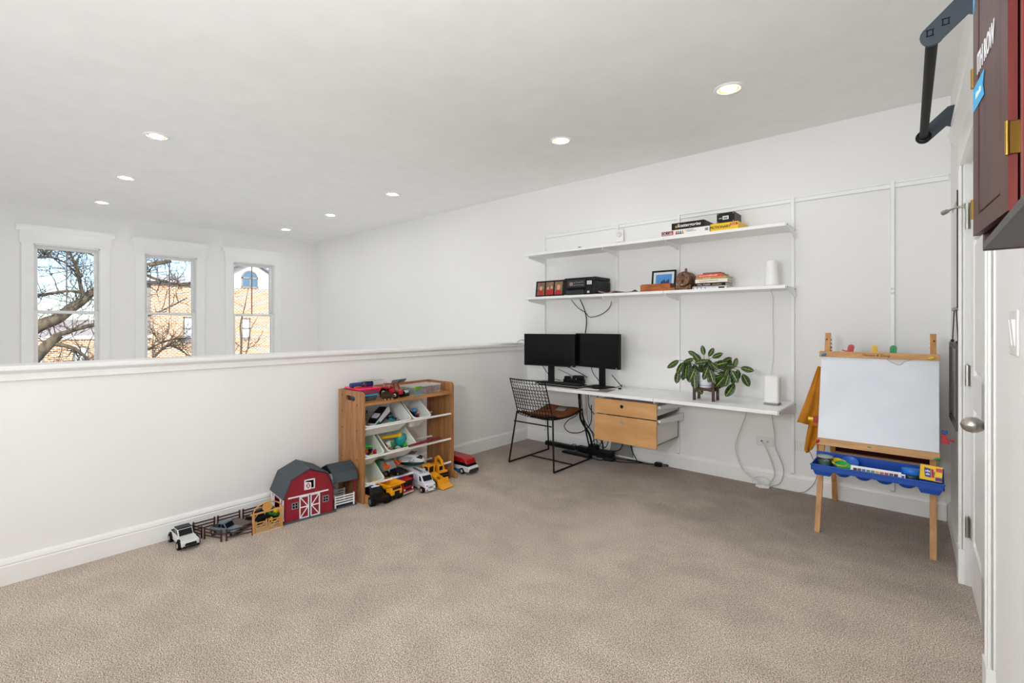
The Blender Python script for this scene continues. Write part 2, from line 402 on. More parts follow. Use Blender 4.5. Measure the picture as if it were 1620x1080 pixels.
Yx = Matrix.Rotation(pi / 2, 4, 'Z')     # plate frame turned so that it faces -y
plate('jack_plate', 'wide white jack plate with coaxial plug below the desk', Matrix.Translation((2.42, 0, .345)) @ Yx, .122, .075, 'coax', 'outlet')
plate('power_outlet', 'white power outlet low on the wall behind the orange cloth', Matrix.Translation((2.668, 0, .345)) @ Yx, .075, .072, 'outlet', 'outlet')

# ceiling downlights
LENS = mat('ffffff', .4, name='lamp_lens', emit=('fbfcff', LAMP)); RIM = mat('f3f2ef', .5, name='lamp_trim'); BAF = mat('e8b866', .5, name='lamp_baffle', emit=('ffb24a', 1.2))
def downlight(x, y, label):
    t = thing('recessed_light', label, 'light', (x, y, H), 0, 'recessed ceiling lights')
    MB().lathe([(.056, 0), (.058, -.006), (.082, -.007), (.086, -.003), (.086, 0)], 32, caps=False).build('trim_ring', RIM, t)
    MB().lathe([(.0565, -.001), (.0565, -.0062), (.047, -.0035), (.0465, -.001)], 32, caps=False).build('baffle', BAF, t)
    MB().lathe([(.0468, -.001), (.0465, -.0028), (0, -.003)], 32).build('lens', LENS, t)
for x, y, l in [(2.459, -1.034, 'recessed ceiling light closest to the black pull-up bar'),
                (1.172, -1.022, 'recessed ceiling light out in front of the printer and shelves'),
                (-1.184, -.956, 'recessed ceiling light just past the half wall, first of the three near the shelf wall'),
                (-2.686, -.884, 'recessed ceiling light between two others near the far corner'),
                (-4.141, -.832, 'recessed ceiling light tucked closest to the far ceiling corner'),
                (-1.161, -3.164, 'largest-looking recessed light of the row leading to the left window'),
                (-2.693, -3.071, 'middle recessed light of the row leading to the left window'),
                (-4.14, -3.031, 'recessed light right above the head casing of the left window'),
                (1.172, -4.9, 'recessed ceiling light above the open carpet, behind the viewpoint'),
                (2.459, -5.6, 'recessed ceiling light by the rear wall, behind the viewpoint')]:
    downlight(x, y, l)
t = thing('ceiling_cap', 'small flat white round cap on the ceiling over the tall room', 'ceiling cap', (-2.612, -2.049, H))
MB().lathe([(.045, 0), (.045, -.004), (.04, -.006), (0, -.007)], 24).build('cover', CEIL, t)
# ================================================================ outdoors, seen through the three windows
def brickmat():
    m = bpy.data.materials.new('orange_brick'); m.use_nodes = True; t = m.node_tree; b = t.nodes['Principled BSDF']; b.inputs['Roughness'].default_value = .9
    tc = t.nodes.new('ShaderNodeTexCoord'); mp = t.nodes.new('ShaderNodeMapping'); mp.inputs['Rotation'].default_value = (pi / 2, 0, pi / 2)
    br = t.nodes.new('ShaderNodeTexBrick'); br.inputs['Color1'].default_value = lin('cb8448'); br.inputs['Color2'].default_value = lin('a8622f'); br.inputs['Mortar'].default_value = lin('ead9bd')
    br.inputs['Scale'].default_value = 1.0; br.inputs['Brick Width'].default_value = .30; br.inputs['Row Height'].default_value = .13; br.inputs['Mortar Size'].default_value = .028
    sx = t.nodes.new('ShaderNodeSeparateXYZ'); cx = t.nodes.new('ShaderNodeCombineXYZ')
    t.links.new(tc.outputs['Object'], sx.inputs[0]); t.links.new(sx.outputs['Y'], cx.inputs['X']); t.links.new(sx.outputs['Z'], cx.inputs['Y'])
    t.links.new(cx.outputs[0], br.inputs['Vector']); t.links.new(br.outputs['Color'], b.inputs['Base Color']); return m
BRICK = brickmat()
KX, C0 = 2.2, Vector((3.418, -4.210, 1.265))
def far(y, z): return (C0.y + KX * (y - C0.y), C0.z + KX * (z - C0.z))
FXX = C0.x + KX * (-17 - C0.x)
GRD = -6.6
struct(MB().box(-120, -5.3, -80, 90, GRD - .3, GRD).build('ground', mat('9a958c', .95, grain=dict(c2='837f78', scale=.4))))
yL, _ = far(.304, 0); yS, _ = far(.133, 0); yR, zt = far(5.6, 2.70); yE = far(9, 0)[0]
t = thing('brick_building', 'orange brick building with white arched-window gable seen through the middle and right windows', 'building', (FXX, yL, GRD)); o = t.location.copy()
wins = [(far(1.241, 1.561), far(1.90, .69)), (far(3.209, 1.537), far(3.534, .739))]
b = MB(); ycut = yL; 
for (p, q) in wins:
    b.box(FXX - .3, FXX, ycut, p[0], GRD, zt); b.box(FXX - .3, FXX, p[0], q[0], p[1], zt); b.box(FXX - .3, FXX, p[0], q[0], GRD, q[1]); ycut = q[0]
b.box(FXX - .3, FXX, ycut, yE, GRD, zt); b.box(FXX - 9, FXX - .3, yL, yE, GRD, zt)
b.build('brick_wall', BRICK, t, off=o)
GREYW = mat('8d8883', .9)  # corner wall in shadow, its shade painted in as grey
MB().box(FXX - 8.8, FXX - .2, yS, yL, GRD, zt - .05).build('corner_return', GREYW, t, off=o)
wf = mat('8f8880', .6); pn = mat('dfe6ee', .15)
for (p, q) in wins:
    f = MB(); y0, y1, z1, z0 = p[0], q[0], p[1], q[1]; ww = .1
    f.box(FXX - .16, FXX - .05, y0, y0 + ww, z0, z1); f.box(FXX - .16, FXX - .05, y1 - ww, y1, z0, z1); f.box(FXX - .16, FXX - .05, y0, y1, z1 - ww, z1); f.box(FXX - .16, FXX - .05, y0, y1, z0, z0 + ww); f.box(FXX - .16, FXX - .05, y0, y1, (z0 + z1) / 2 - .05, (z0 + z1) / 2 + .05)
    f.box(FXX - .05, FXX + .08, y0 - .08, y1 + .08, z0 - .16, z0)
    f = f.build('window_frame', wf, t, off=o)
    for za, zb in ((z0 + ww, (z0 + z1) / 2 - .05), ((z0 + z1) / 2 + .05, z1 - ww)):
        MB().box(FXX - .14, FXX - .11, y0 + ww, y1 - ww, za, zb).build('pane', pn, f, off=o)
gy0, gy1 = far(2.55, 0)[0], far(4.65, 0)[0]; gt = far(0, 3.74)[1]; ge = far(0, 3.17)[1]; gm = (gy0 + gy1) / 2; SID = mat('f2f0ec', .7)
b = MB(); b.prism([(gy0, zt), (gy1, zt), (gy1, ge), (gm, gt), (gy0, ge)], 'x', FXX - 2.2, FXX - .05)
for k in range(14):
    zz = zt + .02 + k * .13
    if zz < ge: b.box(FXX - .05, FXX - .035, gy0, gy1, zz, zz + .11)
b.build('gable', SID, t, off=o)
for sgn in (-1, 1):
    ye = gy0 - .25 if sgn < 0 else gy1 + .25
    MB().prism([(gm, gt + .02), (gm, gt + .2), (ye, ge + .02 - .1), (ye, ge - .16 - .1)], 'x', FXX - 2.3, FXX + .25).build('gable_roof', mat('77726d', .8), t, off=o)
ay0, ay1 = far(3.198, 0)[0], far(3.81, 0)[0]; az0, az1 = far(0, 2.765)[1], far(0, 3.13)[1]; am = (ay0 + ay1) / 2; ar = (ay1 - ay0) / 2
f = MB(); f.box(FXX - .04, FXX + .05, ay0 - .06, ay1 + .06, az0 - .1, az0 + .05); f.box(FXX - .04, FXX + .05, ay0, ay1, az1 - .08, az1 + .05)
for yy in (ay0, am - .05, ay1 - .1): f.box(FXX - .04, FXX + .05, yy, yy + .1, az0, az1)
arc = [(am + ar * cos(a), az1 + ar * .97 * sin(a)) for a in [pi * k / 16 for k in range(17)]]; arc2 = [(am + (ar - .1) * cos(a), az1 + (ar - .1) * .97 * sin(a)) for a in [pi * k / 16 for k in range(17)]]
for k in range(16):
    f.prism([arc[k], arc[k + 1], arc2[k + 1], arc2[k]], 'x', FXX - .04, FXX + .05)
f = f.build('arched_window_frame', wf, t, off=o)
g2 = mat('4f6f86', .25)
MB().prism([(am + (ar - .1) * cos(a), az1 + .05 + (ar - .13) * .95 * sin(a)) for a in [pi * k / 16 for k in range(17)]], 'x', FXX - .02, FXX + .01).build('pane', g2, f, off=o)
for ya, yb in ((ay0 + .1, am - .05), (am + .05, ay1 - .1)): MB().box(FXX - .02, FXX + .01, ya, yb, az0 + .05, az1 - .08).build('pane', g2, f, off=o)
MB().box(FXX - .1, FXX + .22, yS - .1, gy0 - .15, zt - .02, zt + .2).build('gutter', mat('4a3f39', .6), t, off=o)
b = MB(); b.hexa([(FXX + .1, yS, zt + .2), (FXX + .1, gy0, zt + .2), (FXX - 9, gy0, zt + .2), (FXX - 9, yS, zt + .2)], [(FXX + .05, yS, zt + .25), (FXX + .05, gy0, zt + .25), (FXX - 4.5, gy0, zt + 1.15), (FXX - 4.5, yS, zt + 1.15)])
b.build('roof', mat('d9d7d3', .9), t, off=o)
# low sunlit building to the left
y0, z0 = far(-4.2, .93); y1, _ = far(.1, 0); fx = FXX + 2
t = thing('low_building', 'low sunlit brick building with pale roof behind the tree in the left window', 'building', (fx, y0, GRD)); o = t.location.copy()
MB().box(fx - 6, fx, y0, y1, GRD, z0 - .2).build('brick_wall', BRICK, t, off=o)
b = MB(); b.box(fx - 6.2, fx + .15, y0 - .2, y1, z0 - .2, z0 + .02); b.build('coping', mat('e5e2dc', .8), t, off=o)
b = MB(); b.prism([(fx - .8, z0 + .02), (fx - 3, z0 + 1.1), (fx - 6, z0 + .02)], 'y', y0, y1 - 1); b.build('roof', mat('a49a94', .85), t, off=o)
for k in range(3):
    yy = y0 + 3 + k * 2.2
    f = MB().box(fx, fx + .06, yy, yy + .8, z0 - 2.2, z0 - .7).build('window_frame', wf, t, off=o)
    MB().box(fx + .06, fx + .08, yy + .1, yy + .7, z0 - 2.1, z0 - .8).build('pane', pn, f, off=o)
# bare trees
BARK = mat('756853', .95, name='bark', grain=dict(c2='4a4034', scale=9, stretch=(1, 1, .4), lo=.4, hi=.6), bump=(40, .6))
TWIG = mat('4b4038', .9, name='twig_bark', grain=dict(c2='6d6254', scale=5))
rt = random.Random(5)
def twigs(mb, p, d, L, r, depth):
    n = 4; pts = [p.copy()]; q = p.copy(); dd = d.copy()
    for i in range(n):
        dd = (dd + Vector((rt.uniform(-.35, .35), rt.uniform(-.35, .35), rt.uniform(-.22, .3)))).normalized()
        q = q + dd * L / n; pts.append(q.copy())
    mb.tube(pts, [r * (1 - .75 * i / n) for i in range(n + 1)], 3 if r < .02 else 5)
    if depth > 0:
        for k in range(rt.randint(3, 4)):
            i = rt.randint(1, n); e = (dd + Vector((rt.uniform(-1, 1), rt.uniform(-1.1, 1.1), rt.uniform(-.8, 1)))).normalized()
            twigs(mb, pts[i], e, L * rt.uniform(.45, .75), r * .55, depth - 1)
def tree(name, label, limbs, base, ntw, dep, tl, tr):
    t = thing(name, label, 'tree', base); o = t.location.copy(); tw = MB()
    for j, (pts, r) in enumerate(limbs):
        P = smooth_path([(p[0], p[1], p[2]) for p in pts], 4); rr = [r[0] + (r[1] - r[0]) * i / (len(P) - 1) for i in range(len(P))]
        MB().tube(P, rr, 9).build('trunk' if j == 0 else 'branch', BARK, t, off=o, fix=False)
        for k in range(ntw if j else ntw // 2):
            i = rt.randint(1 if j else len(P) // 2, len(P) - 2); d0 = (P[i + 1] - P[i - 1]).normalized()
            d = (d0 * .5 + Vector((rt.uniform(-.8, .8), rt.uniform(-1, 1), rt.uniform(-.7, 1.0)))).normalized()
            twigs(tw, P[i], d, tl * rt.uniform(.5, 1.2), tr * rt.uniform(.6, 1.2), dep)
    tw.build('twigs', TWIG, t, off=o, kind='stuff', fix=False)
X0 = -10
tree('bare_tree', 'large bare winter tree whose crooked limbs fill the left window', [
    ([(X0 + .3, -5.2, GRD), (X0 + .2, -4.9, -4), (X0, -4.2, -1.2), (X0, -3.5, .1), (X0, -3.15, .62), (X0, -2.79, 1.07)], (.30, .075)),
    ([(X0, -4.2, -1.2), (X0 - .3, -3.7, .6), (X0 - .1, -3.141, 1.2), (X0, -2.83, 1.39), (X0, -2.6, 1.62), (X0, -2.45, 1.75), (X0, -2.21, 2.02), (X0 + .1, -1.6, 2.5), (X0 + .1, -.9, 2.75)], (.15, .045)),
    ([(X0 + .1, -3.5, 1.7), (X0 + .1, -3.14, 1.83), (X0, -2.69, 1.96), (X0, -2.41, 1.94), (X0, -2.1, 1.85)], (.034, .016)),
    ([(X0, -2.42, 1.85), (X0, -2.47, 2.15), (X0, -2.5, 2.4), (X0, -2.62, 2.72), (X0, -2.9, 3.2)], (.04, .014)),
    ([(X0 - .2, -3.5, 2.4), (X0 - .2, -3.1, 2.62), (X0, -2.8, 2.6), (X0, -2.5, 2.35)], (.03, .01)),
    ([(X0, -2.79, 1.07), (X0 + .2, -2.5, 1.2), (X0 + .3, -2.0, 1.35), (X0 + .3, -1.3, 1.5), (X0 + .2, -.6, 1.9)], (.05, .014)),
    ([(X0, -2.9, .9), (X0, -2.6, .8), (X0, -2.4, .62), (X0 + .1, -2.2, .3)], (.05, .015)),
    ([(X0 + .1, -1.6, 2.5), (X0 + .2, -1.2, 2.3), (X0, -.7, 2.25), (X0, .1, 2.4)], (.034, .012)),
    ([(X0, -2.0, 2.2), (X0 + .1, -1.4, 2.75), (X0, -.8, 3.0), (X0, -.2, 3.0)], (.034, .012)),
    ([(X0 - .3, -2.3, .1), (X0 - .3, -1.5, .55), (X0 - .2, -.9, .9), (X0 - .2, -.4, .95)], (.035, .012)),
    ([(X0 - .1, -1.4, .2), (X0, -1.05, .7), (X0, -.8, .75), (X0, -.3, .35)], (.03, .012)),
    ([(X0, -3.4, 3.2), (X0, -3.0, 2.95), (X0, -2.5, 2.85), (X0, -2.0, 2.6)], (.04, .012)),
], (X0 + .3, -5.2, GRD), 26, 2, .62, .014)
tree('bare_sapling', 'slender bare young tree standing outside the right window', [
    ([(-11, .9, GRD), (-11, .95, -2), (-11, 1.0, .2), (-11, 1.02, .75), (-11, 1.0, 1.3), (-11, 1.1, 1.75), (-11, 1.2, 2.3)], (.045, .008)),
    ([(-11, 1.0, .2), (-11, 1.18, .6), (-11, 1.25, 1.1), (-11, 1.45, 1.5)], (.025, .008)),
    ([(-11, 1.0, .15), (-11, .8, .5), (-11, .6, .85)], (.02, .008)),
    ([(-11, 1.02, .65), (-11, .85, .8), (-11, .7, 1.1)], (.014, .006)),
    ([(-11, 1.18, .6), (-11, 1.4, .75), (-11, 1.6, 1.1)], (.014, .006)),
], (-11, .9, GRD), 8, 1, .5, .008)
# ================================================================ wall-hung shelving, desk and what stands on them
UPX = [.25, 1.126, 1.728, 2.616, 3.215]
t = thing('shelf_rail', 'long white hanging rail screwed along the top of the shelf wall', 'rail', (1.87, 0, 2.22))
b = MB(); b.box(.235, 3.5, -.006, 0, 2.2, 2.243); b.box(.235, 3.5, -.016, 0, 2.229, 2.243); b.box(.235, 3.5, -.012, 0, 2.2, 2.208)
b.build('track', WHITE, t, bevel=.002, off=t.location)
UPL = ['white slotted wall upright at the left end of the shelves beside the half wall', 'white slotted wall upright behind the right monitor and the alarm unit',
       'white slotted wall upright behind the small barrel and right end of the drawers', 'white slotted wall upright holding the right ends of shelves and desk',
       'white slotted wall upright behind the easel without any shelf']
for i, x in enumerate(UPX):
    t = thing('shelf_upright', UPL[i], 'upright', (x, 0, .135), 0, 'white shelving uprights'); o = t.location
    b = MB(); b.box(x - .012, x + .012, -.020, -.017, .135, 2.245); b.box(x - .012, x - .0095, -.02, 0, .135, 2.245); b.box(x + .0095, x + .012, -.02, 0, .135, 2.245)
    b.build('channel', WHITE, t, bevel=.0012, off=o)
    if i == 4:
        for zz in (1.505, 1.475):
            for xx in (-.0045, .0045):
                q = MB(); q.box(x + xx - .0015, x + xx + .0015, -.0207, -.0195, zz, zz + .014); q.build('slot', mat('8d8b88', .6), t, off=o)
    MB().box(x - .011, x + .011, -.0215, -.017, .13, .14).build('end_cap', mat('cfccc7', .5), t, off=o)

def bracket(mb, x, yf, z, h=.06):
    mb.prism([(-.02, z), (yf, z), (yf, z - .018), (-.02, z - h)], 'x', x - .004, x + .004)
def board(name, label, x0, x1, z, dep, th, ups, joints=()):
    t = thing(name, label, 'shelf' if name == 'floating_shelf' else 'desk', ((x0 + x1) / 2, -dep / 2, z - th)); o = t.location
    xs = [x0] + list(joints) + [x1]
    for k in range(len(xs) - 1):
        MB().box(xs[k] + (.0016 if k else 0), xs[k + 1] - .0016, -dep, -.024, z - th, z).build('board', WHITE, t, bevel=.0025, off=o)
    for x in ups:
        b = MB(); bracket(b, x, -dep + .03, z - th, .05); b.build('bracket', WHITE, t, bevel=.001, off=o)
    b = MB(); b.prism([(-.02, z - .003), (-dep + .004, z - .003), (-dep + .004, z - th), (-.02, z - th - .055)], 'x', x1 + .001, x1 + .006)
    b.build('end_bracket', WHITE, t, bevel=.001, off=o)
    q = MB(); q.box(x1 + .0055, x1 + .0068, -dep + .012, -dep + .03, z - .018, z - .008); q.box(x1 + .0055, x1 + .0068, -.05, -.03, z - .02, z - .012); q.build('bracket_clip', mat('6d6a66', .5), t, off=o)
    return t
SZU, SZL, DZ = 1.998, 1.552, .68
board('floating_shelf', 'upper white wall shelf carrying the board games', .238, 2.63, SZU, .325, .024, UPX[:3], (1.722,))
board('floating_shelf', 'lower white wall shelf carrying the printer and the book stack', .238, 2.63, SZL, .325, .024, UPX[:3], (1.722,))
board('floating_desk', 'long white wall-hung desktop with monitors and potted plant', .245, 2.63, DZ, .55, .027, UPX[:3], (1.137, 1.735))

# drawer unit under the desk
BIRCH = mat('d2a06a', .42, name='birch_ply', grain=dict(c2='c08c56', scale=3.2, det=6, stretch=(1, 1, 3.5), lo=.35, hi=.65)); DWH = mat('dedcd8', .45)
t = thing('drawer_unit', 'pale wood two-drawer unit hung under the white desk', 'drawers', (1.475, -.3, .27)); o = t.location
for z0, z1, nm in ((.505, .632, 'drawer'), (.272, .496, 'drawer')):
    f = MB().box(1.19, 1.76, -.54, -.522, z0, z1).build(nm, BIRCH, t, bevel=.0015, off=o)
    hz = z0 + .077 if z0 > .4 else z1 - .045
    hx = 1.455
    q = MB().cyl((hx, -.5415, hz), (hx, -.535, hz), .0145, n=20); q.build('finger_hole', mat('15110d', .8) if z0 > .4 else mat('a5957f', .5), f, off=o)
    q = MB(); q.lathe([(.0145, -.001), (.0165, -.001), (.0165, .0015), (.0145, .0015)], 20, caps=False, X=Matrix.Translation((hx, -.541, hz)) @ Matrix.Rotation(pi / 2, 4, 'X')); q.build('grommet', STEEL, f, off=o)
    zt = z1 - .03 if z0 < .4 else z1 - .04; zb = z0 + .02
    q = MB(); q.box(1.205, 1.745, -.522, -.07, zb, zb + .006); q.box(1.205, 1.211, -.522, -.07, zb, zt); q.box(1.739, 1.745, -.522, -.07, zb, zt); q.box(1.205, 1.745, -.076, -.07, zb, zt)
    q.build('drawer_box', DWH, f, off=o)
for z in (.612, .5):
    for x in (1.185, 1.753):
        q = MB(); q.prism([(-.02, z - .0), (-.5, z), (-.5, z - .022), (-.02, z - .065)], 'x', x - .006, x + .022 if x > 1.5 else x + .006); q.build('runner', WHITE, t, bevel=.001, off=o)

# ---- lower shelf
def photo_frame(mb, x0, x1, z0, z1, y, wd, th=.014): mb.box(x0, x1, y, y + th, z0, z0 + wd); mb.box(x0, x1, y, y + th, z1 - wd, z1); mb.box(x0, x0 + wd, y, y + th, z0 + wd, z1 - wd); mb.box(x1 - wd, x1, y, y + th, z0 + wd, z1 - wd)
zl = SZL
t = thing('picture_frame', 'black triple photo frame standing left of the printer', 'picture frame', (.5, -.27, zl), rot=(radians(-7), 0, 0)); o = Vector((.5, -.27, zl))
b = MB(); x0, x1, z0, z1 = .328, .682, zl, zl + .162; xs = [x0 + .045, x0 + .135, x0 + .152, x0 + .235, x0 + .252, x1 - .012]
b.box(x0, x1, -.278, -.266, z0, z1 - 0); b.build('frame', mat('17120f', .35), t, bevel=.002, off=o)
SKIN = mat('d9a184', .6); REDC = mat('b3262a', .7)
for k in range(3):
    a, c = x0 + .022 + k * .11, x0 + .022 + k * .11 + .092
    p = MB().box(a, c, -.2795, -.277, z0 + .016, z1 - .016).build('photograph', mat(('5d4034', '6b4a44', '7a5a3c')[k], .4, grain=dict(c2='9a7a5a', scale=60)), t, off=o)
    b = MB(); m_ = (a + c) / 2
    heads = [(m_, z0 + .088)] if k != 1 else [(m_ - .02, z0 + .085), (m_ + .024, z0 + .09)]
    r_ = .024 if k == 2 else (.019 if k == 0 else .014)
    for hx, hz in heads: b.prism([(hx + r_ * .9 * cos(2 * pi * i / 14), hz + r_ * 1.15 * sin(2 * pi * i / 14)) for i in range(14)], 'y', -.2805, -.2795, 0)
    for hx, hz in heads: b.prism([(max(a, hx - r_ * 1.9), z0 + .017), (min(c, hx + r_ * 1.9), z0 + .017), (min(c, hx + r_ * 1.5), hz - r_ * 1.5), (hx, hz - r_ * 1.1), (max(a, hx - r_ * 1.5), hz - r_ * 1.5)], 'y', -.2802, -.2795, 1)
    b.build('print', [SKIN, REDC], p, off=o)

t = thing('printer', 'black inkjet printer on the lower wall shelf', 'printer', (.88, -.17, zl)); o = t.location
PB = mat('1b1b1d', .42); PG = mat('26272a', .3)
x0, x1 = .70, 1.062
b = MB(); b.box(x0, x1, -.315, -.03, zl + .006, zl + .13); b.build('body', PB, t, bevel=.012, seg=3, off=o)
MB().box(x0 + .004, x1 - .004, -.3, -.03, zl + .131, zl + .166).build('lid', PB, t, bevel=.008, seg=3, off=o)
pp = MB().prism([(-.322, zl + .072), (-.314, zl + .07), (-.314, zl + .142), (-.318, zl + .142)], 'x', x0 + .055, x0 + .255).build('control_panel', PG, t, off=o)
MB().box(x0 + .082, x0 + .122, -.3225, -.319, zl + .088, zl + .122).build('display', mat('8f7d70', .2), pp, off=o)
q = MB(); rp = random.Random(3)
for k in range(12): xx = x0 + .135 + (k % 6) * .019; zz = zl + .09 + (k // 6) * .026 + rp.uniform(-.003, .003); q.box(xx, xx + .007, -.3225, -.3195, zz, zz + .005)
q.build('button', mat('c9ccd0', .5), pp, off=o, kind='stuff')
MB().box(x0 + .055, x0 + .26, -.319, -.3, zl + .046, zl + .066).build('paper_slot', mat('050505', .8), t, off=o)
MB().box(x0 + .045, x0 + .24, -.325, -.312, zl + .004, zl + .046).build('paper_tray', PG, t, bevel=.003, off=o)
MB().box(x0 + .275, x0 + .325, -.317, -.3145, zl + .094, zl + .128).build('sticker', mat('e8e8e8', .5), t, off=o)
MB().box(x0 + .277, x0 + .3, -.317, -.3145, zl + .014, zl + .034).build('emblem', mat('c8cfc2', .5), t, off=o)
small_print(.036, .007, (x0 + .3 - o.x, -.3176 - o.y, zl + .117 - o.z), mat('2a2a2a', .6), t, 7, 1); small_print(.03, .006, (x0 + .298 - o.x, -.3176 - o.y, zl + .104 - o.z), mat('2a2a2a', .6), t, 6, 2)
for k, (x, y, r, c, l, z) in enumerate([(1.16, -.22, .15, 'c9b3a6', 'glossy magazine lying open right of the printer', 0), (1.17, -.205, -.2, '8a4a46', 'reddish leaflet on top of the magazine by the printer', .0075), (1.345, -.22, .35, '7d3c3c', 'dark red curled brochure on the shelf between printer and wooden block', 0), (1.4, -.2, -.5, 'd8d4cc', 'pale sheet of paper under the curled brochure', -.001)]):
    q = MB()
    def fn(u, v, c=k): return ((u - .5) * .15, (v - .5) * .2, .002 + .02 * (abs(u - .5) * 2) ** 2 * (1 if c % 2 == 0 else .3))
    q.grid(fn, 8, 2); ob = q.build('magazine' if k == 0 else 'leaflet', mat(c, .35, grain=dict(c2='5f4a4a' if k else '8f5b50', scale=30)), solid=.004 if k == 0 else .0015, fix=False)
    ob.location = (x, y, zl + .002 + z); ob.rotation_euler = (0, 0, r); tag(ob, l, 'paper')
q = MB().box(1.47, 1.5, -.26, -.12, zl, zl + .006); tag(q.build('notebook', mat('2a2624', .5)), 'thin black notebook lying beside the orange wooden block', 'notebook')

ORW = wood('b5652b', '8f4a1c', (3, 10, 14), 4, .35)
t = thing('wooden_block', 'orange-brown wooden desk block in front of the blue photo', 'holder', (1.64, -.26, zl)); o = t.location
MB().prism([(1.508, zl), (1.775, zl), (1.775, zl + .062), (1.525, zl + .062), (1.508, zl + .054)], 'y', -.31, -.215).build('block', ORW, t, bevel=.002, off=o)
MB().box(1.775, 1.815, -.31, -.22, zl, zl + .022).build('foot', ORW, t, bevel=.002, off=o)
t = thing('photo_frame', 'black framed photo of a group under blue sky behind the wooden block', 'picture frame', (1.65, -.17, zl), rot=(radians(-8), 0, 0)); o = Vector((1.65, -.17, zl))
b = MB(); photo_frame(b, 1.545, 1.762, zl, zl + .19, -.18, .014, .016); b.build('frame', mat('121212', .35), t, bevel=.002, off=o)
MB().box(1.558, 1.749, -.172, -.165, zl + .012, zl + .178).build('mat_board', mat('dcdfe4', .7), t, off=o)
ph = MB().box(1.582, 1.725, -.174, -.171, zl + .03, zl + .155).build('photograph', mat('2f7fc4', .3, grain=dict(c2='5c9fd8', scale=5, stretch=(.2, 1, 1))), t, off=o)
b = MB()
for k in range(6):
    xx = 1.63 + k * .0125; hh = .028 + .007 * (k % 3); b.box(xx, xx + .010, -.1752, -.1738, zl + .06, zl + .06 + hh); b.ell((xx + .005, -.1748, zl + .063 + hh), (.004, .001, .005), 8, 5)
b.build('figures', mat('1b2438', .6), ph, off=o)
MB().box(1.582, 1.725, -.1745, -.172, zl + .03, zl + .064).build('snow', mat('b9c4d6', .6), ph, off=o)

BAR = wood('8a5d3a', '60401f', (10, 2, 10), 6, .5); BARF = mat('b5793f', .55, grain=dict(c2='9c6430', scale=20))
t = thing('mini_barrel', 'small oak display barrel lying on a cradle on the lower shelf', 'barrel', (1.88, -.24, zl)); o = t.location
Xb = Matrix.Translation((1.882, -.315, zl + .088)) @ Matrix.Rotation(-pi / 2, 4, 'X')
MB().lathe([(.054, 0), (.060, .02), (.066, .07), (.066, .085), (.060, .135), (.054, .155)], 28, X=Xb).build('staves', BAR, t, off=o)
MB().lathe([(.049, .004), (0, .004)], 24, X=Xb).build('barrel_head', BARF, t, off=o)
for z, r in ((.002, .0555), (.03, .0625), (.12, .063), (.15, .0565)): MB().lathe([(r - .001, z), (r + .0015, z), (r + .0018, z + .012), (r - .001, z + .012)], 28, X=Xb, caps=False).build('hoop', mat('3a2e26', .4), t, off=o)
q = MB(); q.cyl((1.882, -.24, zl + .15), (1.882, -.24, zl + .168), .011, .009, 12); q.ell((1.882, -.24, zl + .172), .011, 10, 6); q.build('bung', BAR, t, off=o)
q = MB(); q.box(1.845, 1.92, -.3165, -.315, zl + .1, zl + .104); q.box(1.855, 1.905, -.3165, -.315, zl + .088, zl + .092); q.box(1.872, 1.892, -.3165, -.315, zl + .055, zl + .082)
q.prism([(1.882, zl + .135), (1.866, zl + .11), (1.898, zl + .11)], 'y', -.3165, -.315); q.build('burnt_mark', mat('3b2413', .7), t, off=o)
q = MB(); q.cyl((1.882, -.316, zl + .04), (1.882, -.335, zl + .04), .005, n=8); q.build('spigot', mat('cfc7b5', .4), t, off=o)
q = MB()
for yy in (-.30, -.2): q.prism([(1.822, zl), (1.942, zl), (1.942, zl + .045), (1.915, zl + .033), (1.882, zl + .024), (1.849, zl + .033), (1.822, zl + .045)], 'y', yy, yy + .018)
q.box(1.832, 1.846, -.3, -.182, zl, zl + .014); q.box(1.918, 1.932, -.3, -.182, zl, zl + .014); q.build('cradle', BAR, t, off=o)

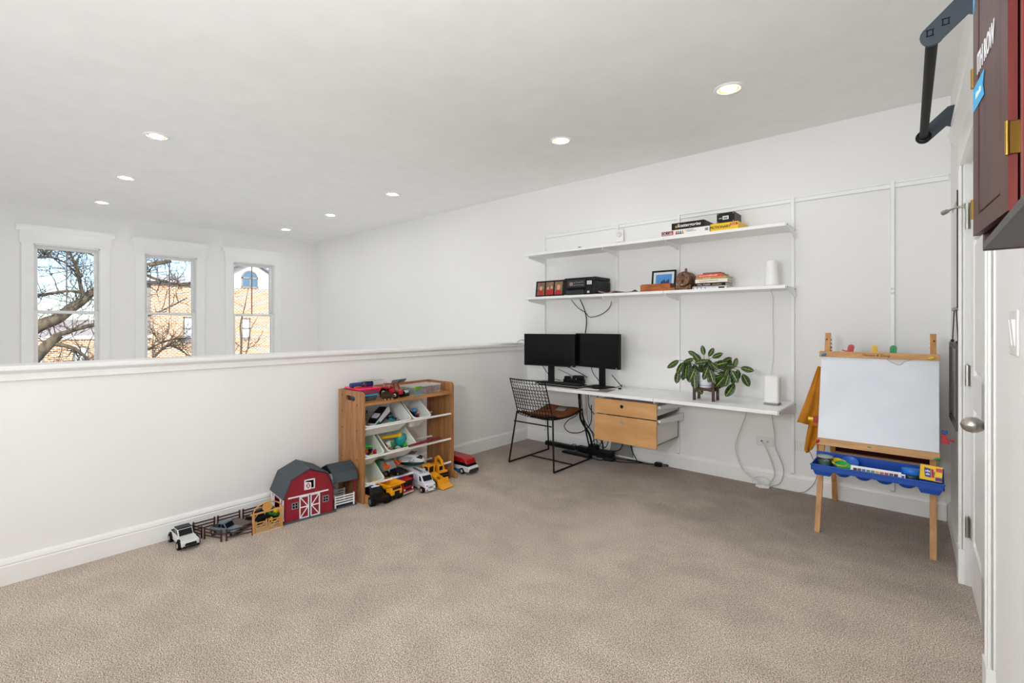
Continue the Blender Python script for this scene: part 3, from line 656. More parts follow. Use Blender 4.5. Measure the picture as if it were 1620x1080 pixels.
PAGE = mat('d9d2c6', .85, grain=dict(c2='b7aea0', scale=60, stretch=(.1, .1, 6)))
BK = [(1.955, 2.215, .020, 'f0eef0', 'bottom book of the stack, wide with white and black stripes', -.30), (1.975, 2.212, .027, '16130f', 'thick black book with white capitals in the stack beside the barrel', -.292),
      (1.976, 2.222, .028, 'ece3d6', 'thick cream book in the middle of the stack beside the barrel', -.296), (1.982, 2.218, .018, 'b9924f', 'tan book directly under the orange one', -.292),
      (1.995, 2.183, .023, 'e2441c', 'bright orange book near the top of the stack', -.285), (2.03, 2.165, .012, '6b5a4e', 'small greyish book on the very top of the stack', -.27)]
z = zl
for k, (x0, x1, th, c, l, yf) in enumerate(BK):
    t = thing('book', l, 'book', ((x0 + x1) / 2, yf + .09, z), random.Random(k).uniform(-.03, .03) if k else .05, 'stacked books on the lower shelf')
    hx, d = (x1 - x0) / 2, .17 if k < 5 else .12
    b = MB(); b.box(-hx, hx, -.09, d - .09, 0, .002); b.box(-hx, hx, -.09, d - .09, th - .002, th); b.box(-hx, hx, -.0905, -.087, 0, th)
    if k == 0: b = MB(); b.box(-hx, hx, -.09, d - .09, 0, .002); b.box(-hx, hx, -.09, d - .09, th - .006, th); b.box(-hx, hx, -.0905, -.087, 0, th)
    b.build('cover', mat(c, .45), t); MB().box(-hx + .003, hx - .004, -.087, d - .094, .002, th - .002).build('pages', PAGE, t)
    if k == 1: text('THE', .010, (-hx + .022, -.0908, th / 2), FACE_Y, mat('d8c3ae', .6), t); text('KILL CHAIN', .0185, (-.045, -.0908, th / 2), FACE_Y, mat('f0e6da', .6), t); small_print(.075, .009, (.055, -.0908, th / 2), mat('c7a58a', .6), t, 14, 3)
    if k == 2: small_print(.15, .007, (-.02, -.0908, th / 2 + .003), mat('8a7666', .6), t, 22, 4); small_print(.06, .004, (-.055, -.0908, th / 2 - .009), mat('8a7666', .6), t, 12, 5)
    if k == 3: small_print(.06, .006, (-.03, -.0908, th / 2), mat('efe3c6', .6), t, 9, 6)
    if k == 4: small_print(.145, .0105, (-.012, -.0908, th / 2), mat('f7c9b4', .6), t, 19, 7)
    if k == 0:
        q = MB(); q.box(-hx, hx, -.0915, -.0903, th - .0085, th - .0055)
        for j in range(4): q.box(-hx + .006 + j * .03, -hx + .011 + j * .03, -.0915, -.0903, .001, th - .008)
        q.box(.07, .115, -.0915, -.0903, .002, th - .008); q.build('spine_stripe', mat('2a1b22', .5), t)
    z += th + .0004

t = thing('white_cylinder_router', 'tapered white cylinder device at the right end of the lower shelf', 'router', (2.51, -.2, zl)); 
MB().lathe([(.052, 0), (.054, .004), (.056, .006), (.05, .012), (.048, .02), (.0375, .19), (.034, .197), (0, .198)], 32).build('shell', WPLAST, t)
MB().lathe([(.0545, .003), (.0555, .006), (.0545, .009)], 32).build('base_ring', mat('c3c0bb', .4), t)

# ---- upper shelf
zu = SZU
def box_game(name, label, x0, x1, y0, y1, z0, z1, c, side=None):
    t = thing(name, label, 'board game', ((x0 + x1) / 2, (y0 + y1) / 2, z0)); o = t.location
    MB().box(x0, x1, y0, y1, z0, z1).build('carton', mat(c, .4), t, bevel=.0012, off=o); return t, o
def F(t, o, body, size, x, y, z, c, **k): return text(body, size, (x - o.x, y - o.y, z - o.z), FACE_Y, mat(c, .5), t, **k)
YF = -.318
t, o = box_game('board_game', 'white board game box with red logo at the left end, under the dark box', 1.704, 2.098, YF, -.04, zu, zu + .048, 'f0efec')
q = MB().box(1.706, 1.806, YF - .001, YF, zu + .008, zu + .043).build('logo_panel', mat('c5202b', .5), t, bevel=.004, off=o); MB().box(1.7115, 1.8005, YF - .0015, YF - .001, zu + .0135, zu + .0375).build('logo_inset', mat('f4f0ee', .5), q, off=o)
F(t, o, 'SORRY!', .027, 1.757, YF - .0018, zu + .0255, '141213', bold=.0014)
for k, (c, xx) in enumerate((('c5202b', 1.833), ('4f8a4a', 1.849), ('2367b0', 1.866), ('d58a2c', 1.884))):
    q = MB(); q.prism([(xx - .012, zu + .01), (xx + .012, zu + .01), (xx + .004, zu + .026), (xx - .004, zu + .026)], 'y', YF - .0012 - .0002 * k, YF); q.prism([(xx + .006 * cos(i * pi / 5), zu + .031 + .006 * sin(i * pi / 5)) for i in range(10)], 'y', YF - .0012 - .0002 * k, YF)
    q.build('pawn_print', mat(c, .5), t, off=o)
small_print(.07, .006, (1.94 - o.x, YF - .0008 - o.y, zu + .036 - o.z), mat('5a5654', .5), t, 14, 8); small_print(.075, .006, (1.955 - o.x, YF - .0008 - o.y, zu + .026 - o.z), mat('5a5654', .5), t, 14, 9)
q = MB()
for k in range(7): q.box(2.064 + k * .0036, 2.066 + k * .0036, YF - .0008, YF, zu + .014, zu + .036)
q.build('barcode', mat('2b2a2a', .5), t, off=o)
t, o = box_game('board_game', 'dark brown board game box with white script lying on the white box', 1.79, 2.055, YF + .004, -.05, zu + .0485, zu + .104, '231c1b'); F(t, o, 'Scattergories', .036, 1.932, YF + .003, zu + .078, 'efe9e2', shear=.2, bold=.0006); q = MB().ell((1.828, YF + .0035, zu + .073), (.008, .001, .011), 10, 6); q.build('spark_print', mat('b39a45', .5), t, off=o)
t, o = box_game('board_game', 'yellow board game box with a red tab at the right of the pair', 2.104, 2.31, YF, -.04, zu, zu + .056, 'f0c20e'); F(t, o, 'PICTIONARY', .027, 2.178, YF - .0008, zu + .025, '40331f', bold=.0009)
q = MB().box(2.252, 2.306, YF - .0008, YF, zu + .03, zu + .047).build('red_tab', mat('c41f2a', .5), t, bevel=.003, off=o); small_print(.036, .008, (2.279 - o.x, YF - .0012 - o.y, zu + .0385 - o.z), mat('f4d9d2', .5), t, 3, 10)
t, o = box_game('card_game', 'small black box with a white barcode label on the yellow game', 2.152, 2.282, YF + .003, -.14, zu + .0565, zu + .132, '1d1d20')
q = MB().box(2.196, 2.24, YF + .0022, YF + .003, zu + .08, zu + .107).build('barcode_label', mat('efeeec', .5), t, off=o)
b = MB()
for k in range(8): b.box(2.204 + k * .0036, 2.2062 + k * .0036, YF + .0016, YF + .0022, zu + .084, zu + .1)
b.build('bars', mat('1b1b1b', .5), q, off=o); small_print(.024, .008, (2.18 - o.x, YF + .0022 - o.y, zu + .092 - o.z), mat('d9d9d9', .5), t, 4, 11)
for cx, cz in ((2.16, zu + .064), (2.274, zu + .064), (2.16, zu + .124), (2.274, zu + .124)):
    MB().prism([(cx - .006, cz), (cx, cz - .006), (cx + .006, cz), (cx, cz + .006)], 'y', YF + .0022, YF + .003).build('corner_ornament', mat('a5804a', .4), t, off=o)
q = MB(); q.box(.865, .885, -.3, -.27, zu, zu + .012); q.box(.88, .905, -.297, -.283, zu, zu + .007); tag(q.build('toy_clip', BLACK, bevel=.002), 'tiny black clip lying alone on the upper shelf', 'clip')
t = thing('alarm_unit', 'square white alarm unit with a round button mounted above the upper shelf', 'alarm', (1.16, -.02, 2.12)); o = t.location
MB().box(1.118, 1.2, -.034, -.021, 2.06, 2.178).build('housing', WPLAST, t, bevel=.004, off=o); MB().lathe([(.028, 0), (.028, .003), (.025, .004), (.0245, .002), (0, .002)], 28, X=Matrix.Translation((1.158, -.034, 2.13)) @ Matrix.Rotation(pi / 2, 4, 'X')).build('button', mat('e3e1dd', .4), t, off=o)

# ---- desk
def monitor(label, P, Q, z0, z1, neck, base, led):
    P = Vector((P[0], P[1], 0)); Q = Vector((Q[0], Q[1], 0)); d = (Q - P); Wd = d.length; ang = math.atan2(d.y, d.x); c = (P + Q) / 2
    t = thing('monitor', label, 'monitor', (c.x, c.y, DZ), ang, 'black desktop monitors'); za, zb = z0 - DZ, z1 - DZ
    MB().box(-Wd / 2, Wd / 2, 0, .035, za, zb).build('housing', BLACK, t, bevel=.004)
    MB().box(-Wd / 2 + .008, Wd / 2 - .008, -.0012, 0, za + .018, zb - .008).build('screen', mat('070809', .22), t)
    b = MB(); b.box(Wd / 2 - .035, Wd / 2 - .02, -.0015, 0, za + .004, za + .012); b.build('badge', mat('9a9a9a', .4), t)
    b = MB(); b.box(neck - .033, neck + .033, .05, .075, .012, (za + zb) / 2 + .06); b.box(neck - .06, neck + .06, .03, .055, (za + zb) / 2 - .05, (za + zb) / 2 + .06); b.build('stand_neck', BLACKM, t, bevel=.004)
    MB().box(neck - base[0], neck + base[0], base[1], base[2], 0, .012).build('stand_base', BLACKM, t, bevel=.004)
    return t
monitor('left black monitor, angled towards the right, behind the wire chair', (.235, -.345), (.787, -.245), .853, 1.176, .0, (.115, -.06, .12), 0)
monitor('right black monitor beside the left one, near the potted plant', (.77, -.20), (1.297, -.30), .863, 1.184, .02, (.115, -.07, .11), 0)
t = thing('keyboard', 'black keyboard on a silver-edged tray below the left monitor', 'keyboard', (.75, -.38, DZ), radians(-2))
MB().box(-.235, .235, -.09, .075, .006, .018).build('tray', mat('0f0f10', .4), t, bevel=.004); MB().box(-.237, .237, -.092, .077, .017, .0195).build('tray_edge', mat('9c9994', .35), t)
MB().box(-.228, .228, -.075, .068, .0195, .028).build('keyboard_body', BLACK, t, bevel=.002)
me = MB().hexa([(-.0082, -.0082, 0), (.0082, -.0082, 0), (.0082, .0082, 0), (-.0082, .0082, 0)], [(-.0065, -.0065, .006), (.0065, -.0065, .006), (.0065, .0065, .006), (-.0065, .0065, .006)]).mesh('key', mat('1c1c1e', .5))
b = MB()
for r in range(5):
    for k in range(22): b.hexa([(-.22 + k * .0197, -.066 + r * .025, .028), (-.203 + k * .0197, -.066 + r * .025, .028), (-.203 + k * .0197, -.045 + r * .025, .028), (-.22 + k * .0197, -.045 + r * .025, .028)], [(-.218 + k * .0197, -.064 + r * .025, .034), (-.205 + k * .0197, -.064 + r * .025, .034), (-.205 + k * .0197, -.047 + r * .025, .034), (-.218 + k * .0197, -.047 + r * .025, .034)])
b.build('keys', mat('1c1c1e', .5), t, kind='stuff')
q = MB()
for xx in (-.2, .2):
    for yy in (-.07, .06): q.cyl((xx, yy, 0), (xx, yy, .0065), .008, n=8)
q.build('foot', RUBBER, t)
t = thing('docking_station', 'lumpy black speaker dock on the desk between the monitor stands', 'speaker', (.7, -.12, DZ))
MB().box(-.115, .11, -.035, .045, 0, .045).build('body', BLACK, t, bevel=.015, seg=3); MB().box(-.01, .105, -.03, .04, .04, .082).build('hump', BLACK, t, bevel=.018, seg=3); MB().box(-.11, -.05, -.02, .03, .04, .068).build('cap', BLACK, t, bevel=.01, seg=3)
MB().cyl((.045, -.031, .05), (.045, -.0335, .05), .005, n=10).build('light', mat('b9bcc0', .3), t)
t = tag(MB().box(-.12, .12, -.1, .1, 0, .003).build('mouse_pad', mat('77746f', .8), bevel=.001), 'grey mouse pad at the front edge of the desk', 'mouse pad'); t.location = (1.155, -.405, DZ); t.rotation_euler = (0, 0, .1)
t = tag(MB().box(-.09, .09, -.06, .06, 0, .0015).build('paper_sheet', mat('e8e6e2', .8)), 'white paper sheet under the mouse', 'paper'); t.location = (1.07, -.43, DZ + .0035); t.rotation_euler = (0, 0, .35)
t = thing('computer_mouse', 'black computer mouse on the mouse pad', 'mouse', (1.115, -.375, DZ + .0055), .25)
MB().ell((0, 0, .016), (.055, .031, .02), 16, 10).build('shell', mat('0c0c0d', .3), t); MB().cyl((.02, -.003, .034), (.02, .003, .034), .006, n=10).build('scroll_wheel', RUBBER, t)
q = MB(); q.cyl((1.26, -.235, DZ + .008), (1.285, -.24, DZ + .008), .008, n=8); tag(q.build('usb_stick', BLACK), 'small black plug at the end of the loose cord on the desk', 'plug')
cable([(1.2, -.2, DZ + .003), (1.235, -.16, DZ + .02), (1.265, -.18, DZ + .035), (1.275, -.235, DZ + .008)], .003, BLACK, 'short black cord looping on the desk right of the monitor stand')
t = thing('router_tower', 'white square-sided router tower on the right end of the desk', 'router', (2.53, -.26, DZ))
MB().box(-.052, .052, -.045, .05, .012, .215).build('shell', WPLAST, t, bevel=.018, seg=4); MB().box(-.05, .05, -.043, .048, 0, .013).build('base', mat('8f8d8a', .5), t, bevel=.004)
t = thing('tablet', 'flat white slab with a cord lying on the half wall cap', 'tablet', (-.03, -.32, 1.066), radians(84)); MB().box(-.16, .16, -.09, .09, 0, .010).build('slab', mat('dcdad7', .4), t, bevel=.004)
cable([(-.01, -.17, 1.076), (0.0, -.11, 1.10), (.03, -.06, 1.09), (.06, -.03, 1.04)], .003, mat('4a4846', .5), 'grey cord running from the white slab to behind the monitor')

# potted plant in its stand
px, py = 2.085, -.36
WAL = wood('4b2a1b', '341a10', (6, 6, 14), 5, .4)
t = thing('plant_stand', 'dark walnut plant stand with four square legs on the desk', 'plant stand', (px, py, DZ))
for sx in (-1, 1):
    for sy in (-1, 1): MB().box(sx * .072 - .010, sx * .072 + .010, sy * .05 - .009, sy * .05 + .009, 0, .15).build('leg', WAL, t, bevel=.002)
b = MB(); b.prism([(-.065, .07), (-.065, .1), (.065, .1), (.065, .07), (.03, .078), (-.03, .078)], 'y', -.057, -.043); b.prism([(-.065, .07), (-.065, .1), (.065, .1), (.065, .07), (.03, .078), (-.03, .078)], 'y', .043, .057)
b.box(-.072, -.062, -.05, .05, .072, .1); b.box(.062, .072, -.05, .05, .072, .1); b.build('cross_brace', WAL, t, bevel=.002)
t = thing('potted_plant', 'prayer plant with striped dark leaves trailing from a white pot', 'plant', (px, py, DZ + .1))
MB().lathe([(0, 0), (.05, .0), (.052, .006), (.052, .018), (.054, .02), (.060, .11), (.058, .118), (.055, .118), (.052, .1), (0, .1)], 32).build('pot', mat('e4e8ee', .3), t)
MB().lathe([(.0535, .017), (.0545, .019), (.0545, .021), (.0535, .023)], 32).build('saucer_line', mat('7f8894', .5), t)
MB().lathe([(.0525, .1), (.02, .106), (0, .107)], 20).build('soil', mat('3a2c22', 1), t)
LV = [mat('2f4a1b', .38, name='leaf', grain=dict(c2='20330f', scale=30)), mat('8b9c2e', .4), mat('1f2f14', .4), mat('6a2f2a', .5)]
def leafmesh(cut):
    v, f, mm = [], [], []; N = 9; prof = [sin(pi * min(1, i / 9)) ** .62 for i in range(10)]
    for i in range(N + 1):
        u = i / N; w_ = max(prof[i], .02)
        for k, q in enumerate((-1, -.55, -.12, .12, .55, 1)):
            v.append((u, .26 * w_ * q, -.10 * (u ** 2) * 1.3 - .05 * q * q * w_ + .02 * sin(u * 9) * abs(q)))
    for i in range(N):
        for k in range(5): f.append((i * 6 + k, i * 6 + k + 1, (i + 1) * 6 + k + 1, (i + 1) * 6 + k)); mm.append(1 if k == 2 else ((2 if i % 2 == cut else 0) if k in (1, 3) else 0))
    me = bpy.data.meshes.new('leaf'); me.from_pydata(v, [], f)
    for m in LV: me.materials.append(m)
    me.polygons.foreach_set('material_index', mm); me.polygons.foreach_set('use_smooth', [True] * len(f)); return me
LM = [leafmesh(0), leafmesh(1)]
# leaf bases and pointing: (x, z, y) offsets from the pot foot; heading in the picture plane, size
rl = random.Random(8); st = MB()
LEAVES = [(-.05, .14, .085, 265), (.01, .19, .08, 240), (-.16, .19, .08, 245), (-.12, .2, .085, 262), (-.06, .10, .085, 275), (.07, .2, .08, 340), (.1, .19, .075, 30), (.12, .09, .08, 250), (.16, .1, .085, 230), (.2, .15, .08, 300), (.23, .13, .07, 250), (-.2, .12, .08, 262), (.0, .25, .06, 100), (-.08, .22, .08, 200), (.04, .17, .085, 250), (-.19, .205, .085, 215), (-.13, .215, .08, 225), (-.10, .22, .08, 215), (-.05, .20, .075, 275), (.0, .22, .08, 300), (.05, .235, .07, 25), (.03, .21, .08, 190), (-.14, .17, .085, 265), (-.17, .14, .08, 255), (-.12, .11, .06, 280), (-.08, .06, .10, 300), (-.11, .17, .10, 285),
          (.06, .17, .09, 20), (.08, .17, .10, 5), (.10, .12, .08, 350), (.14, .15, .07, 300), (.17, .16, .075, 250), (.19, .12, .075, 255), (.22, .165, .06, 80), (.24, .155, .06, 270), (.26, .12, .08, 295), (.26, .17, .07, 350), (.13, .10, .08, 200), (.2, .04, .09, 240), (.12, .04, .08, 215),
          (-.02, .16, .08, 240), (.02, .155, .085, 280), (.05, .15, .085, 290), (-.06, .15, .09, 250), (-.03, .19, .075, 130), (.02, .24, .06, 60), (.06, .2, .06, 320), (.13, .14, .07, 60), (.0, .18, .09, 260), (-.07, .24, .06, 150), (-.1, .14, .08, 240), (.09, .10, .075, 300), (.15, .12, .08, 265)]
for i, (x, z, L, h) in enumerate(LEAVES):
    y = rl.uniform(-.07, .05) - (.02 if abs(x) < .08 else 0)
    if i == 24: mi = 1
    o = piece('leaf', LM[i % 2], t, (x, y, z + .0), (0, 0, 0), (L * 1.32, L * rl.uniform(1.15, 1.45), L * 1.2))
    dirv = Vector((cos(radians(h)), rl.uniform(-.45, .15), sin(radians(h)))).normalized()
    up = Vector((rl.uniform(-.25, .25), -.9, .45)); zc = (up - dirv * up.dot(dirv)).normalized(); yc = zc.cross(dirv)
    R = Matrix((dirv, yc, zc)).transposed().to_euler(); o.rotation_euler = R
    c0 = Vector((rl.uniform(-.03, .03), rl.uniform(-.03, .03), .1)); pe = Vector((x, y, z)); mid_ = (c0 + pe) / 2 + Vector((0, 0, .035))
    st.tube(smooth_path([c0, mid_, pe], 3), .0018, 4)
st.build('stems', mat('4d5a2a', .5), t, kind='stuff', fix=False)
# ================================================================ chair, cables, easel, right wall fittings
t = thing('wire_chair', 'black wire mesh chair with brown seat pad at the desk', 'chair', (.735, -.56, 0)); o = Vector((.735, -.56, 0)); r = .0075
xl, xr = .482, .988
def sled(x, xin):
    return [(xin, -.808, .476), (x, -.862, .011), (x, -.255, .011), (xin, -.345, .445)]
for (x, xi) in ((xl, xl + .05), (xr, xr - .05)):
    p = sled(x, xi)
    MB().tube([p[0], p[1]], r, 8).build('leg', BLACKM, t, off=o); MB().tube([p[2], p[3]], r, 8).build('leg', BLACKM, t, off=o); MB().tube([p[1], p[2]], r, 8).build('runner', BLACKM, t, off=o)
MB().tube([(xl, -.56, .011), (xr, -.56, .011)], r * .8, 8).build('crossbar', BLACKM, t, off=o)
MB().tube([(xl + .042, -.84, .39), (xr - .042, -.84, .39)], r * .8, 8).build('crossbar', BLACKM, t, off=o)
# seat shell and back: a wire net over a curved sheet
def seatp(u, v):            # u across 0..1, v 0 front edge .. .55 rear bend .. 1 top of back
    cx = .735; 
    if v < .5:
        q = v / .5; hw = .205 - .01 * q; y = -.34 - .46 * q; z = .475 - .04 * sin(pi * min(q, 1) * .9) - .0 * q
        dip = -.045 * (1 - (2 * u - 1) ** 2) * (.35 + .65 * sin(pi * q))
        if q > .8: z += .02 * ((q - .8) / .2) ** 2
        return Vector((cx + (2 * u - 1) * hw, y, z + dip))
    q = (v - .5) / .5; hw = .195 + .0 * q; y = -.80 - .115 * q + .03 * (1 - (2 * u - 1) ** 2) * -1 * (.4 + .6 * q); z = .46 + .325 * q
    if q < .2: z = .455 + .325 * q + .0
    dip = -.045 * (1 - (2 * u - 1) ** 2) * .35 * max(0, 1 - q * 4)
    return Vector((cx + (2 * u - 1) * hw, y, z + dip))
net = MB(); NU, NV = 13, 22
for i in range(NU + 1):
    u = i / NU
    net.tube([(seatp(u, j / 60) + Vector((.004 * (1 if (j // 2) % 2 else -1) if 0 < i < NU else 0, 0, 0)) - o) for j in range(61)], .0033 if 0 < i < NU else .0068, 4)
for j in range(NV + 1):
    net.tube([seatp(i / 12, j / NV) - o + Vector((0, -.003, 0)) for i in range(13)], .0033 if 0 < j < NV else .0068, 4)
net.build('wire_mesh', BLACKM, t, kind='stuff', fix=False)
pad = MB(); top = lambda u, v: seatp(.04 + .92 * u, .012 + .455 * v) - o + Vector((0, 0, .022 - .012 * (2 * u - 1) ** 4))
pad.grid(top, 12, 12); pad.build('seat_pad', mat('84451f', .6, name='brown_felt', grain=dict(c2='643519', scale=40)), t, solid=.018, fix=False)
q = MB().grid(lambda u, v: seatp(.40 + .25 * u, .03 + .08 * v) - o + Vector((0, 0, .0335)), 2, 2); q.build('care_label', mat('8f8a84', .6), t, solid=.001, fix=False)

# ---- cables, power strips
CB = mat('121113', .5); CW = mat('d6d3cd', .5)
cable([(.652, -.1, zl - .03), (.70, -.05, 1.44), (.774, -.03, 1.392), (.83, -.03, 1.345), (.96, -.03, 1.37), (1.06, -.04, 1.44), (1.115, -.1, zl - .03)], .0035, CB, 'black cable sagging between two points under the lower shelf')
cable([(.757, -.1, zl - .03), (.765, -.05, 1.45), (.775, -.03, 1.39), (.79, -.03, 1.3), (.79, -.06, 1.15), (.78, -.08, 1.0)], .005, CB, 'black cable hanging straight from the printer to behind the monitors')
cable([(.36, -.23, .9), (.40, -.2, .8), (.47, -.17, .72), (.55, -.14, .7)], .0035, CB, 'black cable curving from the left monitor down to the desk')
cable([(.60, -.20, .88), (.70, -.14, .82), (.78, -.08, .77), (.82, -.06, .74)], .0045, CB, 'thick black cable slanting from the left monitor to the black dock')
cable([(.56, -.2, .82), (.62, -.14, .78), (.7, -.1, .74)], .0025, CB, 'thin black cable slanting just above the keyboard')
cable([(.93, -.18, .88), (.94, -.15, .8), (.98, -.13, .74), (1.0, -.1, .69)], .0035, CB, 'black cable dropping from the right monitor to the desk')
cable([(1.16, -.18, .8), (1.2, -.15, .74), (1.24, -.13, .69)], .004, CB, 'black cable beside the neck of the right monitor')
rc = random.Random(4)
for k, l in enumerate(('thickest black cable of the bundle dropping behind the chair', 'black cable looping wide behind the chair seat', 'black cable falling from the desk to the power strip, left in the bundle', 'black cable falling from the desk to the power strip, right in the bundle', 'thin grey cable falling beside the drawer unit', 'slack black cable touching the drawer unit corner')):
    dx = (.0, -.01, -.015, .02, .07, .1)[k]
    if k == 1: P = [(.865, -.3, .652), (.87, -.28, .5), (.83, -.27, .40), (.74, -.28, .34), (.70, -.29, .27), (.77, -.29, .225), (.90, -.28, .25), (.97, -.24, .34), (.95, -.2, .5)]
    else: P = [(.88 + dx, -.3, .652), (.883 + dx, -.29, .5), (.885 + dx * (1 + .6 * rc.random()) + rc.uniform(-.03, .05), -.25, .36), (.93 + dx + rc.uniform(-.06, .08), -.2, .22), (.96 + dx * .6 + rc.uniform(-.05, .05), -.13, .07), (.97 + dx, -.1, .03)]
    cable(P, (.010, .0045, .0035, .004, .0025, .004)[k], CB if k != 4 else mat('6d6a68', .5), l)
def strip(name, label, p, q, wd, ht, n, mt=CB):
    p = Vector(p); q = Vector(q); d = q - p; t = thing(name, label, 'power strip', (p + q) / 2, math.atan2(d.y, d.x)); L = d.length
    MB().box(-L / 2, L / 2, -wd / 2, wd / 2, 0, ht).build('casing', mt, t, bevel=.006)
    for k in range(n):
        x = -L / 2 + L * (k + .7) / (n + .4); MB().box(x - .014, x + .014, -.014, .014, ht, ht + .002).build('socket', mat('2b2a2c', .6), t)
    return t
strip('power_strip', 'long black power strip lying against the baseboard behind the chair', (.32, -.075, 0), (.70, -.085, 0), .055, .04, 5)
strip('power_strip', 'black power strip on the carpet in front of the cable pile', (.64, -.22, 0), (.96, -.235, 0), .06, .022, 4)
for k, (x, y, sx, sy, sz, l) in enumerate([(.80, -.1, .13, .06, .06, 'black power adapter at the middle of the cable pile'), (.92, -.11, .09, .07, .10, 'tall black adapter standing in the cable pile'), (1.06, -.13, .16, .07, .07, 'bulky black adapter below the left edge of the drawers'), (1.14, -.2, .10, .055, .03, 'flat black adapter at the front of the cable pile')]):
    t = thing('power_adapter', l, 'adapter', (x, y, 0), rc.uniform(-.3, .3)); MB().box(-sx / 2, sx / 2, -sy / 2, sy / 2, 0, sz).build('casing', CB, t, bevel=.008); MB().cyl((sx / 2, 0, sz / 2), (sx / 2 + .02, 0, sz / 2), .006, .004, 8).build('strain_relief', CB, t)
loops = [([(.66, -.12, .05), (.72, -.14, .075), (.78, -.16, .03), (.72, -.2, .008), (.66, -.17, .02)], 'black cord looped over the end of the power strip'),
         ([(.86, -.1, .05), (.9, -.07, .13), (.97, -.06, .14), (1.0, -.08, .06), (.96, -.12, .02)], 'black cord standing up in a loop behind the adapters'),
         ([(.98, -.16, .02), (1.05, -.2, .06), (1.1, -.24, .01), (1.02, -.26, .008), (.94, -.2, .012)], 'black cord looped on the carpet by the flat adapter'),
         ([(1.0, -.2, .66), (1.04, -.16, .4), (1.02, -.12, .2), (1.04, -.12, .06)], 'black cord behind the drawers on the left'),
         ([(1.17, -.2, .3), (1.12, -.2, .14), (1.06, -.16, .1), (1.02, -.14, .06)], 'black cord hanging below the drawers into the adapter pile'),
         ([(1.2, -.18, .3), (1.24, -.12, .2), (1.2, -.09, .1), (1.12, -.1, .06)], 'black cord bowing out under the bottom drawer'),
         ([(1.25, -.1, .32), (1.275, -.05, .18), (1.3, -.045, .08), (1.36, -.07, .012)], 'thin black cord running down the wall under the drawers'),
         ([(1.1, -.16, .02), (1.2, -.12, .012), (1.28, -.1, .008), (1.36, -.07, .006), (1.45, -.09, .006), (1.5, -.075, .008), (1.55, -.06, .012)], 'black cord stretching along the baseboard to a plug'),
         ([(1.12, -.18, .02), (1.22, -.19, .006), (1.34, -.14, .006), (1.42, -.08, .006), (1.36, -.06, .006), (1.26, -.08, .006)], 'flattened black cord loop on the carpet under the drawers')]
for P, l in loops: cable(P, .004, CB, l)
t = thing('plug', 'black plug with a small cord loop lying near the baseboard', 'plug', (1.565, -.07, 0)); MB().box(-.03, .03, -.022, .022, 0, .035).build('casing', CB, t, bevel=.006); MB().tube(smooth_path([(.02, 0, .02), (.07, .005, .028), (.085, .015, .02), (.06, .02, .01), (.02, .012, .01)], 5), .004, 6).build('cord', CB, t)
t = tag(MB().prism([(1.05, .02), (1.3, .02), (1.28, .24), (1.1, .3)], 'y', -.032, -.03).build('mesh_sleeve', mat('8b8988', .8)), 'grey fabric cable sleeve against the wall under the drawers', 'sleeve')
# white cables at the right end of the desk
cable([(2.36, -.2, .652), (2.29, -.1, .5), (2.235, -.06, .37), (2.215, -.06, .26), (2.27, -.06, .11), (2.36, -.07, .05), (2.41, -.08, .025)], .0045, CW, 'thick white cable bowing left from the desk to the carpet')
cable([(2.4, -.028, .345), (2.43, -.05, .32), (2.48, -.055, .2), (2.5, -.06, .11), (2.46, -.07, .03)], .0045, CW, 'white coaxial cable dropping from the jack plate')
cable([(2.5, -.15, .652), (2.49, -.08, .55), (2.5, -.05, .4), (2.505, -.05, .32), (2.56, -.05, .17), (2.54, -.06, .06), (2.48, -.08, .02)], .003, mat('aeaba6', .5), 'thin grey cable hanging down past the jack plate')
cable([(2.35, -.09, .03), (2.37, -.07, .07), (2.44, -.06, .075), (2.47, -.07, .04), (2.42, -.09, .015)], .003, CW, 'thin white cord coiled over the adapter on the carpet')
cable([(2.48, -.08, .02), (2.57, -.08, .006), (2.67, -.07, .015), (2.72, -.05, .04), (2.765, -.04, .11), (2.775, -.03, .2), (2.72, -.008, .335)], .0025, mat('8f8c88', .5), 'thin grey cord along the baseboard towards the easel')
t = thing('white_adapter', 'white power adapter lying on the carpet beneath the desk', 'adapter', (2.425, -.075, 0), .4); MB().box(-.04, .04, -.025, .025, 0, .022).build('casing', WPLAST, t, bevel=.006); MB().box(-.055, -.04, -.012, .012, .004, .016).build('plug', WPLAST, t, bevel=.003)
cable([(2.5, -.17, zl - .026), (2.485, -.04, 1.48), (2.478, -.012, 1.3), (2.484, -.012, 1.05), (2.478, -.03, .93), (2.49, -.17, .8)], .002, mat('cfccc6', .5), 'thin white cable running up the wall from the router tower')

